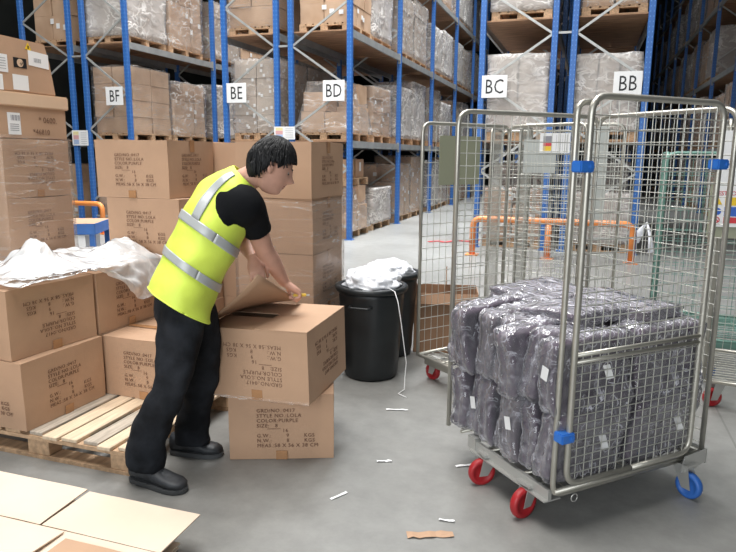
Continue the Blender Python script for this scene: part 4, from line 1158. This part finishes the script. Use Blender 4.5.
# head
def head_bm(bm):
    n1, n2 = 44, 36; rows = []
    for i in range(n2+1):
        ph = pi*i/n2; row = []
        for k in range(n1):
            th = 2*pi*k/n1
            x, y, z = sin(ph)*cos(th), sin(ph)*sin(th), cos(ph)        # x forward, y right, z up
            fx = .106 if x > 0 else .100
            px, py, pz = x*fx, y*.077, z*.122
            if z < 0:                                                # jaw
                k_ = -z; py *= 1-.24*k_**1.5; px = px*(1-.18*k_) + .020*k_ + (.012*k_ if x > 0 else -.0*k_)
                if x < 0: px += .018*k_*(-x)
            if x > 0:                                                # face relief
                w = math.exp(-(py/.019)**2)
                px += w*.036*math.exp(-((pz+.032)/.017)**2)          # nose tip
                px += w*.016*math.exp(-((pz+.008)/.022)**2)          # nose bridge
                px += .006*math.exp(-((pz-.018)/.012)**2)*math.exp(-(py/.05)**2)     # brow
                for s in (-1, 1): px -= .010*math.exp(-((py-s*.032)/.016)**2-((pz-.002)/.012)**2)
                px += .013*math.exp(-((pz+.064)/.007)**2)*math.exp(-(py/.022)**2)
                px += .011*math.exp(-((pz+.077)/.007)**2)*math.exp(-(py/.020)**2)
                px -= .004*math.exp(-((pz+.0705)/.003)**2)*math.exp(-(py/.022)**2)
                px += .024*math.exp(-((pz+.104)/.018)**2)*math.exp(-(py/.028)**2)
            if pz < -.07: pz -= (-.07-pz)*.22
            row.append(bm.verts.new(HC+FH*px+SH*py+UH*pz))
        rows.append(row)
    for a, b in zip(rows, rows[1:]):
        for k in range(n1):
            try: bm.faces.new((a[k], a[(k+1) % n1], b[(k+1) % n1], b[k]))
            except ValueError: pass
    for s in (-1, 1):                                                # ears
        c = HC+SH*(s*.084)+FH*(-.008)+UH*(-.012)
        e = bmesh.ops.create_icosphere(bm, subdivisions=2, radius=1)['verts']
        for v in e:
            q = v.co.copy(); v.co = c+FH*(q.x*.019-.004*q.z)+SH*(q.y*.011+s*.008*(-q.x))+UH*(q.z*.035)
head_bm(body)
bmesh.ops.remove_doubles(body, verts=body.verts[:], dist=1e-6)
# hands: palm plus five fingers each
def fan(bm, pts, r0, r1):
    k = len(pts)-1
    rows = [tuple(p)+(r0+(r1-r0)*i/k, r0+(r1-r0)*i/k) for i, p in enumerate(pts)]
    rows.append(tuple(pts[-1]+(pts[-1]-pts[-2]).normalized()*r1*.7)+(r1*.5, r1*.5))
    Loft(rows, (.3, .5, .81), 10).build(bm, seg=4)
def hand(bm, wr, d, across, down, curls, lens, thumb, scale=1.):
    """d = along palm, across = towards the index side, down = palm side"""
    d = d.normalized(); across = (across-d*across.dot(d)).normalized(); down = down-d*down.dot(d)-across*down.dot(across); down.normalize()
    P = wr+d*.085*scale
    rows = [tuple(wr-d*.02)+(.029, .024), tuple(wr+d*.015)+(.034, .022), tuple(wr+d*.05)+(.044, .021), tuple(P)+(.044, .018), tuple(P+d*.01)+(.040, .013)]
    Loft(rows, across, 16).build(bm)
    for i in range(4):
        base = P+across*(.031-.0205*i)-d*(.004+.003*abs(i-1)); L = lens[i]; c = curls[i]; p = base; ang = c*.35; pts = [base-d*.02, base]
        for s, seg in enumerate((.45, .30, .25)):
            v = d*cos(ang)+down*sin(ang); p = p+v*L*seg; pts.append(p); ang += c
        fan(bm, pts, .0104, .0084)
    tb = wr+d*.028+across*.030+down*.004
    v1 = (d*.55+across*.75+down*.25).normalized(); v2 = (d*thumb[0]+across*thumb[1]+down*thumb[2]).normalized()
    pts = [tb-across*.012, tb, tb+v1*.034, tb+v1*.034+v2*.030, tb+v1*.034+v2*.030+(v2+down*.3).normalized()*.024]
    fan(bm, pts, .0125, .0092)
# right hand: fist over the edge of the right flap
d1 = V(.60, .40, -.55); hand(body, RWR, d1, V(-.75, .45, .1), V(-.2, -.45, -.9), (1.15, 1.2, 1.2, 1.1), (.078, .086, .080, .062), (.8, -.25, .6))
# left hand: holding the lifted flap tip
d2 = V(.40, -.40, -.62); hand(body, LWR, d2, V(.6, .6, .1), V(-.55, .25, -.5), (.55, .6, .65, .7), (.075, .083, .077, .06), (.8, .1, .5))
bodyme = remeshed(body, M['skin'], .0055, 3, 'body')
B = mpart('body', bodyme, M['skin'])
# eyes, brows and lips
for s in (-1, 1):
    bm = bmesh.new(); bmesh.ops.create_icosphere(bm, subdivisions=3, radius=.0098)
    for v in bm.verts: v.co += HC+FH*.0835+SH*(s*.031)+UH*.001
    mpart('eye', bm, M['eye'])
    bm = bmesh.new(); bmesh.ops.create_icosphere(bm, subdivisions=2, radius=.0060)
    for v in bm.verts: v.co += HC+FH*.0900+SH*(s*.0320)+UH*(-.003)
    mpart('iris', bm, M['black'])
    bm = bmesh.new(); tube(bm, [HC+FH*(.104-.012*abs(q-.2))+SH*(s*(.018+.030*q))+UH*(.020+.006*sin(q*2.6)) for q in (0, .25, .5, .75, 1)], [.002, .0036, .0036, .003, .0015], 6); mpart('eyebrow', bm, M['hair'])
bm = bmesh.new()
for z_, w_, f_ in ((-.0655, .021, .1065), (-.0755, .018, .1040)):
    tube(bm, [HC+FH*(f_-.010*(q*2-1)**2)+SH*(w_*(q*2-1))+UH*(z_) for q in (0, .25, .5, .75, 1)], [.001, .0038, .0042, .0038, .001], 6)
mpart('lips', bm, M['lips'])
# hair: cap with layered locks
bm = bmesh.new(); n1, n2 = 56, 40; grid = {}
def hairline(th):                                                    # lowest polar angle, th=0 forward
    a = abs((th+pi) % (2*pi)-pi)
    K = [(0, 1.08), (.5, 1.08), (.90, 1.16), (1.18, 1.42), (1.36, 1.60), (1.46, 1.42), (1.76, 1.44), (1.88, 1.80), (2.1, 2.12), (2.5, 2.28), (pi+.01, 2.32)]
    for (a0, v0), (a1, v1) in zip(K, K[1:]):
        if a <= a1: return v0+(v1-v0)*(a-a0)/(a1-a0)
    return 2.3
def hp(ph, th, off):
    x, y, z = sin(ph)*cos(th), sin(ph)*sin(th), cos(ph)
    py = y*(.077+off)*(1-.10*max(0, -z)); px = x*(.099+off)+(.026*max(0, -z) if x < 0 else 0)*(-x if x < 0 else 0)
    return HC+FH*px+SH*py+UH*(z*(.122+off))
for side in (0, 1):
    for i in range(n2+1):
        for k in range(n1):
            th = 2*pi*k/n1; ph = hairline(th)*i/n2
            off = .004 if side else .023+.006*nz((cos(th)*2, sin(th)*2, ph*2), 1.3, 3)+.004*nz((th*5, ph*1.5, 0), 1.6, 1)-.010*(i/n2)**6
            grid[(side, i, k)] = bm.verts.new(hp(ph, th, off))
for side in (0, 1):
    for i in range(n2):
        for k in range(n1):
            bm.faces.new([grid[(side, a, b % n1)] for a, b in ((i, k), (i, k+1), (i+1, k+1), (i+1, k))])
for k in range(n1): bm.faces.new([grid[(a, n2, b % n1)] for a, b in ((0, k), (0, k+1), (1, k+1), (1, k))])
rnd = random.Random(5)
for q in range(900):                                                 # locks combed forward from the crown
    th = rnd.uniform(-pi, pi); hl = hairline(th); ph0 = rnd.uniform(.0, .85)*hl; ln = rnd.uniform(.35, .60)
    pts = []; rad = []
    sw = rnd.uniform(-.12, .12)
    ext = 1.0 if abs(th) > .9 else 1.06
    for s in range(6):
        u = s/5; ph = min(ph0+ln*u, hl*ext+rnd.uniform(-.02, .03)); o_ = .0205+.004*sin(pi*u)+rnd.uniform(-.001, .001)-(.006 if s == 5 else 0)
        tt = th*(1-.10*u)+sw*u
        pts.append(hp(ph, tt, o_)); rad.append(.0042*(1-u)**.6*.9+.0009)
    if (pts[0]-pts[-1]).length > .015:
        ok = all((a-b).length > 1e-4 for a, b in zip(pts, pts[1:]))
        if ok: tube(bm, pts, rad, 5)
mpart('hair', bm, M['hair'])

# T-shirt
shirt = bmesh.new()
Loft([r[:3]+(r[3]+.004, r[4]+.004) for r in torso[1:7]], SR).build(shirt)
SLE = RSH.lerp(REL, .58)
sl = [tuple(RSH+V(-.048, .004, .004))+(.090, .094), tuple(RSH+V(-.020, .0, .002))+(.094, .098), tuple(RSH.lerp(REL, .14))+(.084, .088), tuple(RSH.lerp(REL, .38))+(.074, .078), tuple(SLE)+(.070, .074)]
Loft(sl, (1, 0, .3), 26).build(shirt, wr=.006, ws=14)
for v in bmesh.ops.create_icosphere(shirt, subdivisions=4, radius=1)['verts']:
    q = v.co.copy(); v.co = RSH+V(-.036, -.014, -.006)+V(q.x*.122, q.y*.104, q.z*.108)
SLL = LSH.lerp(LEL, .62)
sl2 = [tuple(V(-1.67, 2.88, 1.375))+(.08, .08), tuple(LSH)+(.078, .08), tuple(LSH.lerp(LEL, .35))+(.068, .07), tuple(SLL)+(.064, .066)]
Loft(sl2, (1, 0, .3), 26).build(shirt, wr=.006, ws=14)
me = remeshed(shirt, M['shirt'], .008, 3, 'tshirt'); mpart('tshirt', me, M['shirt'])

# hi-vis vest with reflective bands
WR, WS, WSEED = .016, 9., 2
vr = [(-1.832, 2.602, .880, .196, .168), (-1.818, 2.622, .955, .188, .160), (-1.787, 2.662, 1.06, .182, .156), (-1.752, 2.714, 1.175, .184, .160), (-1.718, 2.775, 1.285, .186, .162), (-1.692, 2.826, 1.375, .176, .148), (-1.662, 2.856, 1.435, .168, .118), (-1.636, 2.872, 1.468, .120, .092), (-1.612, 2.880, 1.490, .092, .076)]
class VestLoft(Loft):
    def at(s, t):
        c, a, b, e, sd, o, tg = Loft.at(s, t); k = max(0., min(1., t/1.6))
        n = (Fh*(.54+.08*k)+V(0, 0, 1)*(.84-.04*k)).normalized()
        if t > 5: n = (n*(1-(t-5)/4)+tg*((t-5)/4)).normalized()
        sd = (s.side-n*s.side.dot(n)).normalized(); o = n.cross(sd)
        return c, a, b, e, sd, o, n
VL = VestLoft(vr, SR, 56)
bm = bmesh.new(); VL.build(bm, seg=10, cap=False, wr=WR, seed=WSEED, ws=WS)
VEST = mpart('safety_vest', bm, M['vest'])
md = VEST.modifiers.new('s', 'SOLIDIFY'); md.thickness = .004
def vpatch(*a, **k):
    o = VL.patch(*a, **k); o.data.transform(MI); return o
vpatch(1.75, 2.07, 0, 2*pi, .0055, 'reflect', 'reflective_band', VEST, nt=6, nth=72)
vpatch(3.20, 3.54, 0, 2*pi, .0055, 'reflect', 'reflective_band', VEST, nt=6, nth=72)
BK = -pi/2                                                           # back direction angle, fixed below by sign
c, a_, b_, e_, sd, oo, tg = VL.at(3)
BK = pi/2 if oo.dot(Fh) < 0 else -pi/2
sg_ = 1 if BK > 0 else -1
for dth in (-.80, .80):
    th = BK+dth
    vpatch(3.52, 7.3, th-.15, th+.15, .006, 'reflect', 'reflective_strip', VEST, nt=24, nth=6)
# front opening edge strip (dark binding) along the hem
bm = bmesh.new(); tube(bm, [VL.pt(.02, 2*pi*k/56)+(VL.pt(.02, 2*pi*k/56)-VL.at(.02)[0]).normalized()*WR*nz(VL.pt(.02, 2*pi*k/56), WS, WSEED) for k in range(57)], .004, 6); mpart('hem_binding', bm, M['vest'], VEST)

# jeans
jb = bmesh.new()
Loft([(-1.842, 2.612, .80, .160, .120), (-1.835, 2.615, .86, .172, .130), (-1.820, 2.630, .95, .172, .130), (-1.800, 2.655, 1.02, .155, .118)], SR).build(jb)
rj = [(-1.790, 2.565, .90, .108, .112), (-1.795, 2.548, .80, .106, .112), (-1.802, 2.515, .66, .090, .098), (-1.812, 2.490, .54, .078, .086), (-1.862, 2.470, .42, .078, .088), (-1.935, 2.458, .28, .080, .092), (-1.962, 2.450, .16, .083, .098), (-1.968, 2.448, .085, .088, .104)]
lj = [(-1.832, 2.690, .90, .104, .112), (-1.812, 2.705, .80, .102, .108), (-1.802, 2.725, .66, .088, .094), (-1.808, 2.745, .53, .078, .084), (-1.845, 2.765, .42, .077, .086), (-1.895, 2.782, .28, .079, .090), (-1.925, 2.790, .16, .082, .096), (-1.928, 2.790, .075, .086, .100)]
Loft(rj, (0, -1, 0), 32).build(jb, seg=10, wr=.018, ws=11, seed=1)
Loft(lj, (0, -1, 0), 32).build(jb, seg=10, wr=.018, ws=11, seed=6)
me = remeshed(jb, M['jeans'], .009, 2, 'jeans'); J = mpart('jeans', me, M['jeans'])
# back pocket stitching
# safety shoes
def shoe(heel, toe, sgn):
    heel = V(*heel, 0); toe = V(*toe, 0); d = (toe-heel).normalized(); s = V(-d.y, d.x, 0); L = (toe-heel).length
    prof = [(.00, .030, .035, .115), (.10, .040, .043, .125), (.28, .042, .050, .130), (.42, .044, .046, .112), (.56, .050, .036, .086), (.72, .055, .030, .070), (.86, .052, .027, .064), (.96, .038, .022, .054), (1., .020, .012, .040)]
    bm = bmesh.new(); n = 24; rings = []
    for u, w, hh, top in prof:
        ring = []
        for k in range(n):
            a = 2*pi*k/n; zz = sin(a); yy = cos(a)
            z = .022+(top-.022)*(.5+.5*math.copysign(abs(zz)**.7, zz)); wk = w*(1-.28*max(0, zz)**2)
            ring.append(bm.verts.new(heel+d*(u*L*.985+.004)+s*(wk*math.copysign(abs(yy)**.75, yy))+V(0, 0, z)))
        rings.append(ring)
    for a, b in zip(rings, rings[1:]):
        for k in range(n): bm.faces.new((a[k], a[(k+1) % n], b[(k+1) % n], b[k])).smooth = True
    for ring in (rings[0], rings[-1]):
        c = bm.verts.new(sum((v.co for v in ring), Vector())/n)
        for k in range(n): bm.faces.new((ring[k], ring[(k+1) % n], c))
    for v in bm.verts: v.co += d*.0015*nz(v.co, 30, 1)
    sh = mpart('safety_shoe', bm, M['shoe'])
    bm = bmesh.new(); out = []
    for u, w in ((-.01, .022), (.04, .036), (.2, .044), (.38, .045), (.55, .052), (.75, .058), (.9, .051), (.98, .034), (1.02, .015)):
        out.append((u, w))
    pl = [heel+d*u*L+s*w for u, w in out]+[heel+d*u*L-s*w for u, w in out[::-1]]
    lo = [bm.verts.new(p+V(0, 0, .001)) for p in pl]; hi = [bm.verts.new(p+V(0, 0, .026)) for p in pl]
    bm.faces.new(lo[::-1]); bm.faces.new(hi)
    for i in range(len(pl)): bm.faces.new((lo[i], lo[(i+1) % len(pl)], hi[(i+1) % len(pl)], hi[i]))
    bmesh.ops.bevel(bm, geom=bm.edges[:], offset=.004, segments=2, affect='EDGES')
    mpart('sole', bm, M['sole'], sh, False)
    bm = bmesh.new()
    for i in range(4):
        u = .44+.075*i; z = .113-.016*i
        tube(bm, [heel+d*u*L+s*w+V(0, 0, z-.020*abs(w/.03)**2) for w in (-.03, -.015, 0, .015, .03)], .0028, 5)
    mpart('laces', bm, M['black'], sh)
shoe((-2.052, 2.452), (-1.728, 2.425), 1)
shoe((-2.045, 2.765), (-1.765, 2.822), -1)
# yellow cutter in the right hand
hd = RWR+V(.60, .40, -.55).normalized()*.10
t = thing('box_cutter', 'small yellow box cutter in the man\'s right hand', 'cutter', hd+V(.004, -.006, -.010), (0, 0, radians(25)))
bm = bmesh.new(); box(bm, -.035, .035, -.009, .009, -.007, .007); bmesh.ops.bevel(bm, geom=bm.edges[:], offset=.003, segments=2, affect='EDGES'); part('handle', bm, M['yellow'], t)
bm = bmesh.new(); box(bm, .035, .052, -.0006, .0006, -.005, .004); part('blade', bm, M['steel'], t)
# ------------------------------------------------------------------ light
w = bpy.data.worlds.new('World'); sc.world = w; w.use_nodes = True
bg = w.node_tree.nodes['Background']; bg.inputs[0].default_value = (.62, .68, .75, 1); bg.inputs[1].default_value = .40
def area(name, loc, rot, sx, sy, e, col=(1, 1, 1), spread=180):
    l = bpy.data.lights.new(name, 'AREA'); l.shape = 'RECTANGLE'; l.size = sx; l.size_y = sy; l.energy = e; l.color = col; l.spread = radians(spread)
    o = bpy.data.objects.new(name, l); C.objects.link(o); o.location = loc; o.rotation_euler = rot
    return o
# roof lights above the packing area and the aisles, loading door daylight behind the viewer
area('roof_light', (-2.2, 2.2, 8.5), (0, 0, 0), 5, 5, 820, (1, .98, .95))
area('roof_light', (-3.0, 15, 10.3), (0, 0, 0), 1.6, 16, 1250, (.95, .98, 1), 95)
area('roof_light', (-8.0, 16, 10.3), (0, 0, 0), 1.6, 14, 1000, (.95, .98, 1), 95)
area('roof_light', (1.2, 8.5, 10.2), (0, 0, 0), 8, 3, 220, (.95, .98, 1))
area('roof_light', (-7.0, 8, 9.8), (0, 0, 0), 9, 3, 520, (1, .98, .95))
area('loading_door_daylight', (-1.5, -5.6, 3.0), (radians(84), 0, 0), 9, 4.5, 560, (.93, .97, 1))

# ------------------------------------------------------------------ camera
p, roll, yaw = radians(10.6), radians(.5), radians(18.5)
fh = Vector((-sin(yaw), cos(yaw), 0)); r0 = Vector((cos(yaw), sin(yaw), 0)); Z = Vector((0, 0, 1))
fw = fh*cos(p)-Z*sin(p); u0 = Z*cos(p)+fh*sin(p)
r = r0*cos(roll)+u0*sin(roll); u = -r0*sin(roll)+u0*cos(roll)
cam = bpy.data.cameras.new('camera'); cam.sensor_width = 36; cam.lens = 644/736*36; cam.clip_start = .05; cam.clip_end = 200
co = bpy.data.objects.new('camera', cam); C.objects.link(co)
co.matrix_world = Matrix(((r.x, u.x, -fw.x, 0), (r.y, u.y, -fw.y, 0), (r.z, u.z, -fw.z, 1.6), (0, 0, 0, 1)))
sc.camera = co
vs_ = sc.view_settings; vs_.view_transform = 'Standard'; vs_.look = 'None'; vs_.gamma = 1; vs_.use_curve_mapping = False; vs_.exposure = 0.10
